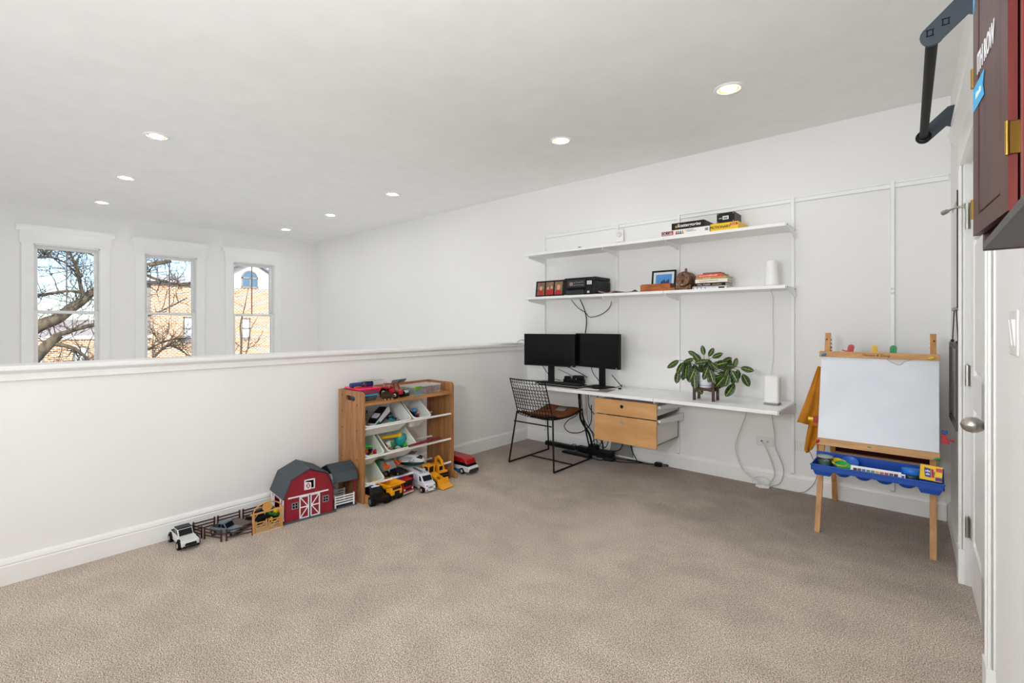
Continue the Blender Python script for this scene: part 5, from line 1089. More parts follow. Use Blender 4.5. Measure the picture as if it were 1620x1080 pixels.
# upper right bin
t = toy('train_track', 'curved black toy track sticking up in the narrow upper bin', 'toy track', inbin(RZ[0], -1.815, .2, .03))
tp = smooth_path([inbin(RZ[0], -1.835, .235, .06), inbin(RZ[0], -1.83, .18, .03), inbin(RZ[0], -1.80, .13, .025), inbin(RZ[0], -1.77, .07, .025)], 6); q = MB()
for s in (-.012, .012): q.tube([p + Vector((0, s, 0)) - t.location for p in tp], .004, 6)
q.build('rail', P('141416'), t, fix=False); q = MB()
for p in tp[::2]: pp_ = p - t.location; q.box(pp_.x - .006, pp_.x + .006, pp_.y - .02, pp_.y + .02, pp_.z - .008, pp_.z + .004)
q.build('sleepers', P('1c1c1f'), t)
MB().cyl(tp[0] - t.location, tp[0] - t.location + Vector((.005, 0, .05)), .006, .003, 8).build('post', P('141416'), t)
for k, l in enumerate(('deepest of the black toy wagons in the narrow upper bin', 'middle black toy wagon in the narrow upper bin', 'black toy wagon at the front of the narrow upper bin')):
    t = toy('toy_wagon', l, 'toy', inbin(RZ[0], -1.80 + .022 * k, .15 - .05 * k, .025), (.4 * k, .6, .7 * k), 'black train pieces in the narrow bin'); MB().box(-.024, .024, -.014, .014, -.01, .014).build('body', P('1f2022'), t, bevel=.003)
    for x in (-.014, .014): MB().cyl((x, -.017, -.01), (x, .017, -.01), .009, n=10).build('wheel', P('3a3b40'), t)
t = toy('toy_lantern', 'light blue round toy lamp on the black pieces in the narrow bin', 'toy', inbin(RZ[0], -1.755, .09, .055)); MB().ell((0, 0, .012), .018, 14, 10).build('globe', P('3fa4d8'), t); MB().cyl((0, 0, -.015), (0, 0, 0), .014, .01, 12).build('foot', P('2a2c33'), t)
t = toy('toy_peg', 'red and wooden toy peg in the right of the narrow bin', 'toy', inbin(RZ[0], -1.725, .06, .03)); MB().cyl((0, 0, -.02), (0, 0, .012), .011, .008, 12).build('body', P('8f2a26'), t); MB().ell((0, 0, .018), .009, 12, 8).build('head', P('d9b78f'), t)
# middle row
MR = RZ[1]; t = toy('toy_watering_can', 'teal round toy with a long yellow handle in the middle-row bin', 'toy', inbin(MR, -1.885, .11, .055)); MB().lathe([(0, -.05), (.036, -.045), (.045, 0), (.038, .035), (.0, .045)], 24).build('bowl', P('1fa3a3'), t); MB().lathe([(.0455, -.004), (.047, 0), (.0455, .004)], 24).build('band', P('178a8c'), t)
MB().cyl((.02, -.02, .034), (.0, -.175, .036), .0135, .012, 14).build('handle', P('e3b112'), t, bevel=.003); MB().ell((.022, -.02, .036), .02, 12, 8).build('handle_knob', P('e9bb1a'), t)
t = toy('striped_ball', 'yellow and magenta striped ball in the middle-row bin', 'toy ball', inbin(MR, -2.045, .05, .034))
for k in range(10):
    q = MB(); n = 3; vs, fs = [], []; r = .034
    for j in range(9):
        ph = -pi / 2 + pi * j / 8
        for i in range(n + 1): a = 2 * pi * (k + i / n) / 10; vs.append((r * sin(ph), r * cos(ph) * cos(a), r * cos(ph) * sin(a)))
    for j in range(8):
        for i in range(n): fs.append((j * 4 + i, j * 4 + i + 1, (j + 1) * 4 + i + 1, (j + 1) * 4 + i))
    q.add(vs, fs, 0, True); q.build('panel', P('e0c41a' if k % 2 else 'a8356a'), t, fix=False)
t = toy('toy_drone', 'white and green toy pod beside the striped ball', 'toy', inbin(MR, -2.0, .085, .035), (.3, .5, .3)); MB().ell((0, 0, 0), (.03, .05, .028), 16, 10).build('pod', P('dcdfe4'), t); MB().box(-.006, .03, .0, .026, -.012, .026).build('hatch', P('3aa82e'), t, bevel=.006); MB().lathe([(.028, -.004), (.034, 0), (.028, .004)], 18, X=Matrix.Translation((0, -.035, .0)) @ Matrix.Rotation(pi / 2, 4, 'X')).build('collar', P('5a2f8f'), t); MB().ell((.022, -.04, .012), .013, 10, 8).build('lamp', P('d9a46a'), t)
t = toy('toy_ring', 'dark green toy ring at the front of the middle-row bin', 'toy', inbin(MR, -1.925, .04, .02), (0, .4, 0)); MB().tube([(.035 * cos(a) * .7, .038 * sin(a), .0) for a in [2 * pi * k / 24 for k in range(24)]], .006, 8, closed=True).build('ring', P('1f5a38'), t); MB().cyl((0, 0, -.008), (0, 0, .004), .018, n=16).build('hub', P('c9ccd0'), t)
t = toy('toy_frog', 'lime green toy head by the bat in the middle-row bin', 'toy', inbin(MR, -1.865, .035, .035)); MB().ell((0, 0, 0), (.014, .017, .015), 12, 8).build('head', P('3fbf2a'), t); q = MB(); [q.ell((.006, s, .013), .006, 8, 6) for s in (-.008, .008)]; q.build('eye', P('53d63a'), t)
a_, c_ = Vector((.40, -1.93, MR + .03)), Vector((.385, -1.62, MR + .038)); t = toy('toy_bat', 'thin dark red toy bat lying across the middle dowel', 'toy', (a_ + c_) / 2); MB().cyl(a_ - t.location, c_ - t.location, .008, .0115, 12).build('barrel', P('7a1626'), t); MB().cyl(c_ - t.location, c_ - t.location + Vector((0, .006, 0)), .0115, .009, 12).build('cap', P('2a1014'), t)
BITS = (('c8202e', 'bright red'), ('2a4fb0', 'royal blue'), ('d8b020', 'yellow'), ('7c1422', 'dark red'), ('2fbf3a', 'green'), ('e8641f', 'orange'), ('1f1f22', 'black'), ('d65a7a', 'pink'))
for k, (c, l) in enumerate(BITS):
    t = toy('toy_brick', '%s studded toy brick heaped in the middle left bin' % l, 'toy', inbin(MR, -2.25 + .04 * (k % 4), .012 + .05 * (k // 4), .02 + .008 * (k % 2)), (.5 * k, .6, .9 * k), 'plastic bricks in the middle left bin'); MB().box(-.021, .021, -.014, .014, -.011, .011).build('brick', P(c), t, bevel=.003)
    for x in (-.010, .010): MB().cyl((x, 0, .011), (x, 0, .016), .006, n=8).build('stud', P(c), t)
t = toy('toy_gun', 'bright green angular toy on top of the middle left bin', 'toy', inbin(MR, -2.19, .10, .05), (0, .2, 1.2)); MB().prism([(-.04, 0), (.035, 0), (.04, .014), (-.01, .02), (-.02, .035), (-.045, .03)], 'y', -.008, .008).build('body', P('2fd04a'), t, bevel=.003); MB().box(-.03, -.015, -.006, .006, -.025, 0).build('grip', P('25b53e'), t)
t = toy('toy_heart', 'red pointed toy at the right of the middle left bin', 'toy', inbin(MR, -2.135, .035, .04), (0, .4, .3)); MB().ell((0, 0, 0), (.018, .022, .022), 12, 8).build('body', P('c8142a'), t); MB().cyl((0, 0, -.005), (0, .012, -.035), .018, .003, 12).build('tip', P('b01024'), t)
t = toy('toy_tube', 'yellow and green plastic tube in the bottom bin', 'toy', inbin(RZ[2], -2.255, .06, .02)); MB().cyl((.01, -.012, -.02), (.0, -.004, .005), .013, .013, 12).build('green_end', P('5ab52a'), t); MB().cyl((0, -.004, .005), (-.03, .022, .06), .011, .012, 12).build('yellow_tube', P('d8c81f'), t)

# ---- things on top of the toy shelf
zt_ = .708
def clear_box(name, label, x, y, sx, sy, h, lidc, bodyc, z=zt_, rz=0, lip=.012):
    t = thing(name, label, 'container', (x, y, z), rz); b = MB(); i = .008
    b.hexa([(-sx / 2 + i, -sy / 2 + i, 0), (sx / 2 - i, -sy / 2 + i, 0), (sx / 2 - i, sy / 2 - i, 0), (-sx / 2 + i, sy / 2 - i, 0)], [(-sx / 2, -sy / 2, h), (sx / 2, -sy / 2, h), (sx / 2, sy / 2, h), (-sx / 2, sy / 2, h)])
    b.build('tub', bodyc, t, bevel=.006); MB().box(-sx / 2 - .005, sx / 2 + .005, -sy / 2 - .005, sy / 2 + .005, h, h + lip).build('lid', lidc, t, bevel=.004); return t
clear_box('food_box', 'grey-tinted box with blue lid at the bottom of the pair on the toy shelf', .205, -2.215, .20, .15, .037, P('2aa5cf', .3), mat('5d6468', .25, alpha=.75))
clear_box('food_box', 'pink-lidded translucent box stacked on the blue-lidded one', .20, -2.20, .215, .165, .034, P('f0155f', .3), mat('b04a5c', .25, alpha=.7), z=zt_ + .0495)
t = thing('rolled_bag', 'rolled navy and orange patterned pouch on the pink lid', 'pouch', (.2, -2.20, zt_ + .0965), .1); MB().cyl((-.01, -.10, .017), (.0, .085, .017), .0185, n=16).build('roll', mat('20336a', .7, grain=dict(c2='2a3f7c', scale=20)), t, bevel=.004)
q = MB(); [q.cyl((-.005, y, .017), (-.004, y + .02, .017), .0192, n=14) for y in (0.0, .035, .065)]; q.build('orange_print', mat('d07a22', .7, grain=dict(c2='3a2a55', scale=45, lo=.45, hi=.55)), t); MB().tube(smooth_path([(.02, -.09, .004), (.025, -.06, .006), (.02, -.03, .003)], 4), .004, 6).build('strap', P('d07a22', .6), t)
t = tag(MB().box(-.06, .06, -.075, .075, 0, .004).build('glass_sheet', mat('9fb3a8', .15, alpha=.8), bevel=.001), 'thin greenish clear sheet resting on the rolled pouch', 'sheet'); t.location = (.19, -2.12, zt_ + .1355); t.rotation_euler = (0, radians(-3), .2)
t = thing('plush_hedgehog', 'dark brown hedgehog toy with tan paws at the front of the toy shelf', 'toy animal', (.35, -2.095, zt_)); q = MB(); q.ell((0, 0, .03), (.03, .045, .03), 16, 10); rh = random.Random(2)
for k in range(70):
    a, ph = rh.uniform(0, 2 * pi), rh.uniform(-.2, 1.4); d = Vector((cos(ph) * cos(a) * .03, cos(ph) * sin(a) * .045, sin(ph) * .03)); c = Vector((0, 0, .03)); q.cyl(c + d * .9, c + d * 1.3, .004, .001, 5)
q.build('body', mat('3a2013', .9), t, fix=False); MB().ell((.015, .045, .025), (.016, .018, .014), 12, 8).build('face', P('5a3520', .8), t); MB().ell((.022, .058, .03), .006, 8, 6).build('snout', P('d9a066', .7), t); q = MB(); [q.ell((.02, s, .006), (.009, .008, .006), 8, 6) for s in (-.025, .005, .035)]; q.build('paw', P('c99a70', .7), t)
def wheels(t, pts, r, w_, tyre, hub, n=20):
    for (x, y, z) in pts:
        s = 1 if y > 0 else -1
        q = MB(); q.cyl((x, y - w_ / 2, z), (x, y + w_ / 2, z), r, n=n, mi=0); q.cyl((x, y + s * w_ / 2, z), (x, y + s * (w_ / 2 + .0012), z), r * .55, r * .5, n=14, mi=1); q.build('wheel', [tyre, hub], t)
t = thing('toy_tractor', 'red toy tractor with a raised grey bucket on top of the toy shelf', 'toy tractor', (.27, -1.985, zt_), radians(20)); t.scale = (1.4, 1.4, 1.4)
wheels(t, [(-.03, -.032, .026), (-.03, .032, .026)], .026, .018, RUBBER, P('d8d2c8')); wheels(t, [(.04, -.03, .018), (.04, .03, .018)], .018, .014, RUBBER, P('d8d2c8'))
MB().prism([(-.02, .02), (.06, .018), (.06, .04), (.0, .05), (-.02, .045)], 'y', -.015, .015).build('hood', P('c01f28'), t, bevel=.003); MB().prism([(-.055, .045), (-.012, .048), (-.012, .06), (-.05, .058)], 'y', -.036, .036).build('fender', P('c01f28'), t, bevel=.003)
q = MB(); [q.cyl((-.045 + a, s, .055), (-.04 + a, s, .072), .002, n=6) for s in (-.018, .018) for a in (0, .035)]; q.build('cab_post', P('c8c8cc'), t); MB().box(-.05, .0, -.02, .02, .071, .076).build('cab_roof', P('8f1a22'), t, bevel=.002)
q = MB(); [q.tube([(.035, s, .035), (.02, s, .07), (.03, s, .088)], .003, 6) for s in (-.022, .022)]; q.build('loader_arm', P('6a1a20'), t); MB().prism([(.012, .082), (.055, .084), (.072, .104), (.02, .098)], 'y', -.034, .034).build('bucket', P('4d5254'), t, bevel=.003)
t = thing('toy_mower', 'small dark green and white toy car right of the tractor', 'toy car', (.27, -1.895, zt_), radians(25)); t.scale = (1.25, 1.25, 1.25); MB().prism([(-.035, .008), (.04, .008), (.04, .02), (.02, .028), (.0, .045), (-.03, .045)], 'y', -.02, .02).build('body', P('1f4a38'), t, bevel=.004); MB().box(-.005, .035, -.0205, .0205, .02, .034).build('white_panel', P('d4d6d0'), t, bevel=.003); wheels(t, [(x, s * .021, .010) for x in (-.02, .028) for s in (-1, 1)], .010, .007, RUBBER, P('c9c2a8'))
CL = glass_mat('clear_plastic', (.90, .90, .91), .09)
t = thing('storage_case', 'clear latch-lid storage box with dark contents at the right of the toy shelf', 'container', (.24, -1.69, zt_ + .004), radians(5))
b = MB(); sx, sy, h = .17, .29, .055
for (a, c, d, e) in ((-sx / 2, sx / 2, -sy / 2, -sy / 2 + .002), (-sx / 2, sx / 2, sy / 2 - .002, sy / 2), (-sx / 2, -sx / 2 + .002, -sy / 2, sy / 2), (sx / 2 - .002, sx / 2, -sy / 2, sy / 2)): b.box(a, c, d, e, 0, h)
b.box(-sx / 2, sx / 2, -sy / 2, sy / 2, -.002, 0); b.build('tub', mat('dcd6d6', .25, alpha=.16), t); MB().box(-sx / 2 - .004, sx / 2 + .004, -sy / 2 - .004, sy / 2 + .004, h, h + .014).build('lid', mat('dedbd6', .3, alpha=.5), t, bevel=.004); MB().box(.05, sx / 2 + .007, -sy / 2 + .004, -sy / 2 + .075, h - .016, h + .012).build('green_latch', P('6a9a28'), t, bevel=.003); MB().box(-.04, .03, sy / 2 + .001, sy / 2 + .016, h - .03, h + .008).build('white_latch', P('e6e4e0'), t, bevel=.004)
q = MB(); rq = random.Random(9)
for k in range(60): c = (rq.uniform(-.07, .07), rq.uniform(-.02, .125), rq.uniform(.008, .044)); q.bx((0, 0, 0), (.02, .024, .012), X=Matrix.Translation(c) @ Matrix.Rotation(rq.uniform(0, 3), 4, (rq.random(), rq.random(), 1)))
q.build('dark_pieces', mat('8a5868', .6), t, kind='stuff'); q = MB()
for k in range(36): c = (rq.uniform(-.07, .07), rq.uniform(-.12, -.03), rq.uniform(.008, .042)); q.bx((0, 0, 0), (.022, .022, .012), X=Matrix.Translation(c) @ Matrix.Rotation(rq.uniform(0, 3), 4, (rq.random(), rq.random(), 1)))
q.build('teal_pieces', mat('4f9a9c', .5), t, kind='stuff')
t = tag(MB().box(-.03, .04, -.06, .06, 0, .006).build('clear_tray', mat('b9aca4', .3, alpha=.7), bevel=.002), 'low clear plastic tray at the shelf edge in front of the storage box', 'tray'); t.location = (.335, -1.79, zt_); t.rotation_euler = (0, 0, .1)

# ---- toy vehicles on the carpet and the bottom dowels
def veh(name, label, cat, loc, deg, z=None): return thing(name, label, cat, loc, radians(deg))
YEL = P('f0a313', .35); YELD = P('d98a0c', .4); DK = P('141416', .5)
# heading 0 deg = +x (towards the room)
t = veh('toy_police_car', 'black toy police truck with white light bar at the left foot of the toy shelf', 'toy car', (.40, -2.225, 0), -12)
MB().prism([(-.12, .03), (.12, .03), (.13, .06), (.05, .07), (.02, .105), (-.08, .105), (-.12, .07)], 'y', -.05, .05).build('body', P('0e0e10', .3), t, bevel=.008); MB().box(-.06, .01, -.03, .03, .106, .114).build('light_bar', P('e4e6ec'), t, bevel=.003); MB().box(-.05, .0, -.034, -.012, .107, .117).build('blue_lamp', P('3a4f9a'), t); MB().box(-.05, .0, .012, .034, .107, .117).build('red_lamp', P('a8343c'), t); wheels(t, [(x, s * .052, .034) for x in (-.075, .075) for s in (-1, 1)], .034, .03, RUBBER, P('5a5a5e'))
t = veh('dump_truck', 'yellow toy dump truck with raised bed at the foot of the toy shelf', 'toy truck', (.392, -2.122, 0), 4)
MB().box(-.12, .11, -.045, .045, .02, .05).build('chassis', DK, t, bevel=.004); wheels(t, [(x, s * .05, .032) for x in (-.08, .075) for s in (-1, 1)], .032, .028, RUBBER, P('2a2a2a'))
MB().prism([(.05, .05), (.115, .045), (.118, .075), (.105, .105), (.05, .11)], 'y', -.048, .048).build('cab', YEL, t, bevel=.005); MB().box(.11, .1205, -.022, .022, .03, .075).build('grille', DK, t, bevel=.002); MB().box(.108, .1145, -.035, .035, .082, .1).build('windscreen', P('2a2018'), t)
b = MB(); lo = [(-.06, -.035, .05), (.03, -.035, .072), (.03, .035, .072), (-.06, .035, .05)]; hi = [(-.095, -.068, .118), (.128, -.068, .122), (.128, .068, .122), (-.095, .068, .118)]
b.add(lo + hi, [(0, 1, 2, 3), (0, 1, 5, 4), (1, 2, 6, 5), (2, 3, 7, 6), (3, 0, 4, 7)]); b.build('dump_bed', YEL, t, solid=.006)
t = veh('fire_engine', 'red toy fire engine with black windscreen between the dump truck and the white truck', 'toy truck', (.33, -2.005, 0), 6)
MB().prism([(-.15, .025), (.145, .025), (.145, .075), (.135, .118), (.06, .12), (.06, .1), (-.15, .1)], 'y', -.05, .05).build('body', P('b3121f', .3), t, bevel=.004); MB().box(.13, .1465, -.042, .042, .068, .108).build('windscreen', DK, t, bevel=.002); MB().box(.14, .1475, -.035, .035, .042, .054).build('grille', P('26191b'), t); MB().box(.138, .15, -.05, .05, .018, .028).build('bumper', P('c9c4c0', .3), t, bevel=.002); MB().box(.07, .12, -.052, .052, .075, .105).build('side_window', DK, t)
q = MB(); [q.box(-.13, .05, s - .004, s + .004, .104, .110) for s in (-.02, .02)]; [q.box(-.13 + k * .03, -.124 + k * .03, -.02, .02, .104, .110) for k in range(7)]; q.build('ladder', P('e6e4df'), t); MB().box(.08, .1, -.04, -.02, .12, .13).build('blue_lamp', P('2a3f9a'), t); wheels(t, [(x, s * .048, .024) for x in (-.09, .09) for s in (-1, 1)], .024, .02, RUBBER, P('c0c0c0')); q = MB(); [q.cyl((.146, s * .038, .048), (.149, s * .038, .048), .007, n=10) for s in (-1, 1)]; q.build('headlight', P('e4e4e0', .2), t)
t = veh('tow_truck', 'red and grey toy truck half hidden beside the white delivery truck', 'toy truck', (.27, -1.915, 0), 10)
MB().box(-.1, .13, -.035, .035, .02, .055).build('chassis', P('8a8d90'), t, bevel=.003); MB().prism([(-.09, .055), (.06, .055), (.07, .08), (.04, .115), (-.06, .1)], 'y', -.034, .034).build('body', P('a3121f', .3), t, bevel=.006); MB().ell((.085, 0, .055), (.03, .035, .03), 14, 8).build('drum', P('8f9296'), t); wheels(t, [(x, s * .036, .02) for x in (-.06, .07) for s in (-1, 1)], .02, .016, RUBBER, P('b0b0b0'))
t = veh('delivery_truck', 'white and maroon toy box truck standing furthest out on the carpet', 'toy truck', (.412, -1.826, 0), -10); t.scale = (1, .95, .86)
b = MB(); b.box(-.17, .05, -.048, .048, .048, .15); b.build('box_body', P('dcdae8', .4), t, bevel=.005); MB().box(-.165, .045, -.0495, .0495, .075, .078).build('side_line', P('8a1f2c'), t); MB().box(-.02, .035, -.0492, -.047, .06, .135).build('side_door', P('c3bed6'), t, bevel=.002); MB().box(-.14, -.03, -.0492, -.047, .06, .12).build('side_opening', P('6a2230'), t, bevel=.002)
MB().box(-.12, .02, -.012, .012, .1505, .1515).build('roof_lettering', P('4f6f74'), t); MB().prism([(.05, .05), (.155, .05), (.155, .085), (.115, .098), (.085, .138), (.05, .15)], 'y', -.046, .046).build('cab', P('e2e0ea', .35), t, bevel=.006); MB().prism([(.1165, .099), (.118, .1), (.089, .138), (.087, .137)], 'y', -.038, .038).build('windscreen', P('0e1012', .15), t); MB().prism([(.06, .095), (.098, .095), (.078, .132), (.06, .135)], 'y', -.047, .047).build('side_window', P('15171a', .15), t)
MB().box(-.165, .15, -.04, .04, .025, .05).build('chassis', P('7a1520'), t, bevel=.003); MB().box(.148, .159, -.044, .044, .022, .082).build('front_face', P('e8e6ea', .3), t, bevel=.004); MB().box(.158, .1598, -.024, .024, .045, .062).build('grille', P('b9c4c6'), t); text('HESS', .016, (.1602, 0, .0535), (pi / 2, 0, pi / 2), P('1f5a48'), t, bold=.0005)
q = MB(); [q.cyl((.158, s * .033, z_), (.161, s * .033, z_), .006, n=10) for s in (-1, 1) for z_ in (.034, .07)]; q.build('headlight', P('55585c', .2), t); MB().box(-.03, .06, -.05, .05, .022, .045).build('fuel_tank', P('cfc8b4', .25), t, bevel=.004); wheels(t, [(x, s * .045, .024) for x in (-.11, -.06, .105) for s in (-1, 1)], .024, .02, RUBBER, P('b3a9a4'))
q = MB(); [q.box(.045, .05, y_ - .004, y_ + .004, .150, .155) for y_ in (-.03, -.01, .01, .03)]; q.build('roof_lamp', P('3a3438'), t)
t = veh('wheel_loader', 'yellow toy loader with its bucket pointing at the room', 'toy digger', (.43, -1.715, 0), 6)
MB().prism([(-.11, .035), (.03, .035), (.05, .075), (.0, .095), (-.1, .09)], 'y', -.036, .036).build('body', YEL, t, bevel=.006); q = MB(); [q.box(x - .004, x + .004, s - .004, s + .004, .085, .145) for x in (-.075, -.02) for s in (-.03, .03)]; q.build('cab_post', YEL, t); MB().box(-.085, -.01, -.036, .036, .143, .153).build('cab_roof', YEL, t, bevel=.004); MB().box(-.072, -.024, -.026, .026, .095, .14).build('cab_window', P('1a1512', .2), t)
q = MB(); [q.prism([(.0, .06), (.02, .085), (.1, .06), (.115, .04), (.1, .038)], 'y', s - .006, s + .006) for s in (-.03, .03)]; q.build('loader_arm', YEL, t, bevel=.002); b = MB(); b.prism([(.095, .07), (.11, .072), (.118, .03), (.165, .012), (.165, .004), (.1, .008)], 'y', -.058, .058); b.build('bucket', YEL, t, bevel=.003); wheels(t, [(x, s * .044, .03) for x in (-.075, .035) for s in (-1, 1)], .03, .024, RUBBER, YELD)
t = veh('excavator', 'yellow toy excavator behind the loader near the right foot of the toy shelf', 'toy digger', (.365, -1.60, 0), -5)
for s in (-1, 1): MB().prism([(-.07, .012), (-.055, .0), (.055, .0), (.07, .012), (.07, .03), (.055, .042), (-.055, .042), (-.07, .03)], 'y', s * .042 - .014, s * .042 + .014).build('track', DK, t, bevel=.003)
MB().box(-.07, .06, -.048, .048, .045, .085).build('body', YEL, t, bevel=.006); b = MB(); b.box(-.01, .06, -.046, .0, .085, .135); b.build('cab', YEL, t, bevel=.005); MB().box(.0, .0615, -.04, -.006, .095, .128).build('cab_window', P('14110e', .2), t, bevel=.002); MB().box(-.072, -.03, -.045, .045, .085, .11).build('counterweight', YEL, t, bevel=.008)
MB().prism([(.02, .08), (.05, .08), (.02, .16), (-.03, .19), (-.075, .165), (-.08, .12), (-.06, .12), (-.05, .155), (-.025, .168), (.005, .15)], 'y', .008, .026).build('boom', YEL, t, bevel=.003); MB().prism([(-.095, .12), (-.05, .125), (-.055, .09), (-.085, .085)], 'y', -.01, .044).build('digger_bucket', YEL, t, bevel=.003); q = MB(); q.box(.055, .062, -.05, .05, .05, .07); q.build('stripe', DK, t)
t = veh('robot_truck', 'grey toy truck with orange arms beside the bottom bin', 'toy truck', (.285, -2.045, .132), 10)
MB().prism([(-.06, .02), (.06, .02), (.06, .06), (.03, .1), (-.03, .1), (-.06, .07)], 'y', -.04, .04).build('body', P('8e8f93'), t, bevel=.005); wheels(t, [(x, s * .046, .022) for x in (-.04, .045) for s in (-1, 1)], .022, .02, RUBBER, P('55565a'))
for s in (-1, 1): MB().tube([(.035, s * .055, .055), (.03, s * .058, .1), (.07, s * .058, .07), (.085, s * .058, .1)], .0085, 8).build('arm', P('f0601a'), t)
MB().box(.045, .064, -.03, .03, .01, .05).build('bumper', DK, t)
t = tag(MB().box(-.04, .06, -.08, .08, 0, .09).build('green_crate', P('1f8a35'), bevel=.006), 'green plastic crate on the bottom dowels behind the orange-armed truck', 'crate'); t.location = (.2, -2.02, .132)
t = veh('toy_race_car', 'flat black toy racer with white emblem behind the fire engine', 'toy car', (.255, -2.035, .0), 20)
t.location = (.30, -1.985, .128)
MB().prism([(-.09, .01), (.09, .01), (.10, .02), (.03, .04), (-.06, .045), (-.095, .03)], 'y', -.04, .04).build('body', P('17171a', .3), t, bevel=.005); MB().prism([(-.01, -.018), (.02, -.006), (.02, .006), (-.01, .018), (.0, .0)], 'z', .044, .047).build('emblem', P('d8d8d4'), t); wheels(t, [(x, s * .04, .014) for x in (-.055, .06) for s in (-1, 1)], .014, .014, RUBBER, P('6a6a6e'))
t = veh('cargo_plane', 'white and dark green toy cargo plane resting on the bottom dowels', 'toy plane', (.245, -1.79, .132), 38); t.scale = (.82, .82, .95)
X = Matrix.Rotation(0, 4, 'Z'); MB().ell((0, 0, .05), (.14, .045, .045), 22, 12).build('fuselage', P('d9dce2', .3), t); MB().ell((0.0, 0, .036), (.137, .044, .036), 22, 12).build('belly', P('1a4535', .35), t); MB().box(-.05, .02, -.19, .19, .075, .083).build('wing', P('d4d7dc', .35), t, bevel=.003)
q = MB(); [q.box(-.045, .0205, .06 + k * .022, .07 + k * .022, .083, .0845) for k in range(6)]; q.build('wing_stripe', P('26282c'), t); MB().prism([(-.14, .05), (-.1, .06), (-.125, .13), (-.155, .135)], 'y', -.004, .004).build('tail_fin', P('8d9399'), t); MB().prism([(.05, .078), (.085, .088), (.11, .078), (.12, .066), (.07, .07)], 'y', -.03, .03).build('cockpit_glass', P('0e0f12', .15), t, bevel=.003); MB().ell((.135, 0, .048), (.018, .02, .018), 12, 8).build('nose', P('b9a79a', .3), t)
for s in (-.09, .09): MB().cyl((-.02, s, .068), (.045, s, .068), .014, .010, 12).build('engine', P('c0c4ca', .3), t)
t = veh('toy_bus', 'red, white and blue toy bus on the carpet right of the toy shelf', 'toy bus', (.315, -1.318, 0), 3)
MB().prism([(-.16, .02), (.15, .02), (.165, .045), (.15, .07), (-.16, .07)], 'y', -.06, .06).build('lower_body', P('d9d9dc', .3), t, bevel=.006); MB().box(-.155, .1, -.0615, .0615, .018, .04).build('blue_skirt', P('1f7fd0', .3), t, bevel=.003); MB().prism([(-.15, .068), (.15, .068), (.14, .078), (.115, .095), (-.15, .1)], 'y', -.058, .058).build('window_band', P('101216', .15), t, bevel=.004); MB().prism([(-.16, .098), (.115, .093), (.14, .083), (.12, .12), (.06, .138), (-.13, .14), (-.16, .125)], 'y', -.061, .061).build('roof', P('a8101c', .3), t, bevel=.01, seg=3)
MB().box(.13, .172, -.055, .055, .018, .05).build('bumper', P('2f3032'), t, bevel=.008); wheels(t, [(x, s * .056, .026) for x in (-.09, .08) for s in (-1, 1)], .026, .02, RUBBER, P('b0b0b2')); MB().box(-.06, -.02, -.0625, -.06, .042, .098).build('side_hatch', P('a9abb0'), t, bevel=.002); q = MB(); [q.cyl((.155, s * .045, .058), (.166, s * .045, .056), .009, n=10) for s in (-1, 1)]; q.build('headlight', P('f0f0e6', .2), t)

# ---- barn, fence and farm toys along the half wall
RED = P('8e1428', .5); ROOF = mat('3a444b', .6); WH = P('eeeef0', .5); GR = P('8d9092', .5)
BA = radians(-7); t = thing('toy_barn', 'red toy barn with white doors and grey gambrel roof', 'toy barn', (.205, -2.66, 0), BA); hw = .158; dp = .128     # local: x to the room, y along the wall
MB().box(-dp - .012, dp + .014, -hw - .01, hw + .015, 0, .010).build('base', P('4a5056', .6), t, bevel=.002)
gp = [(-hw, .01), (hw, .01), (hw, .165), (.115, .268), (0, .318), (-.115, .268), (-hw, .165)]
# front and back walls with openings
b = MB(); b.prism([(-hw, .01), (-.067, .01), (-.067, .165), (-hw, .165)], 'x', dp - .006, dp); b.prism([(.067, .01), (hw, .01), (hw, .165), (.067, .165)], 'x', dp - .006, dp)
b.prism([(-hw, .165), (-.028, .165), (-.028, .29), (0, .318), (-.0, .318), (-.115, .268)], 'x', dp - .006, dp); b.prism([(.028, .165), (hw, .165), (.115, .268), (0, .318), (.0, .318), (.028, .29)], 'x', dp - .006, dp); b.prism([(-.028, .165), (.028, .165), (.028, .195), (-.028, .195)], 'x', dp - .006, dp); b.prism([(-.028, .25), (.028, .25), (.028, .30), (0, .318), (-.028, .30)], 'x', dp - .006, dp)
b.build('front_wall', RED, t); MB().prism(gp, 'x', -dp, -dp + .006).build('back_wall', RED, t)
b = MB(); b.box(-dp, dp, hw - .006, hw, .01, .165); b.build('side_wall', RED, t)
b = MB(); b.box(-dp, -.07, -hw, -hw + .006, .01, .165); b.box(.055, dp, -hw, -hw + .006, .01, .165); b.box(-.07, .055, -hw, -hw + .006, .01, .06); b.box(-.07, .055, -hw, -hw + .006, .13, .165); b.build('side_wall', RED, t)
MB().box(-dp + .006, dp - .03, -hw + .008, hw - .008, .012, .016).build('inner_floor', P('2a1c1a', .9), t)
ro = [(hw + .012, .158), (.12, .278), (0, .33), (-.12, .278), (-hw - .012, .158)]; ri = [(-hw - .006, .152), (-.113, .27), (0, .32), (.113, .27), (hw + .006, .152)]
for k in range(4):
    a, c = ro[k], ro[k + 1]; nrm = Vector((a[1] - c[1], c[0] - a[0])); nrm = nrm.normalized() * -.006 if nrm.y > 0 else nrm.normalized() * .006
    MB().prism([a, c, (c[0] + nrm.x, c[1] + nrm.y), (a[0] + nrm.x, a[1] + nrm.y)], 'x', -dp - .01, dp + .012).build('roof_panel', ROOF, t)
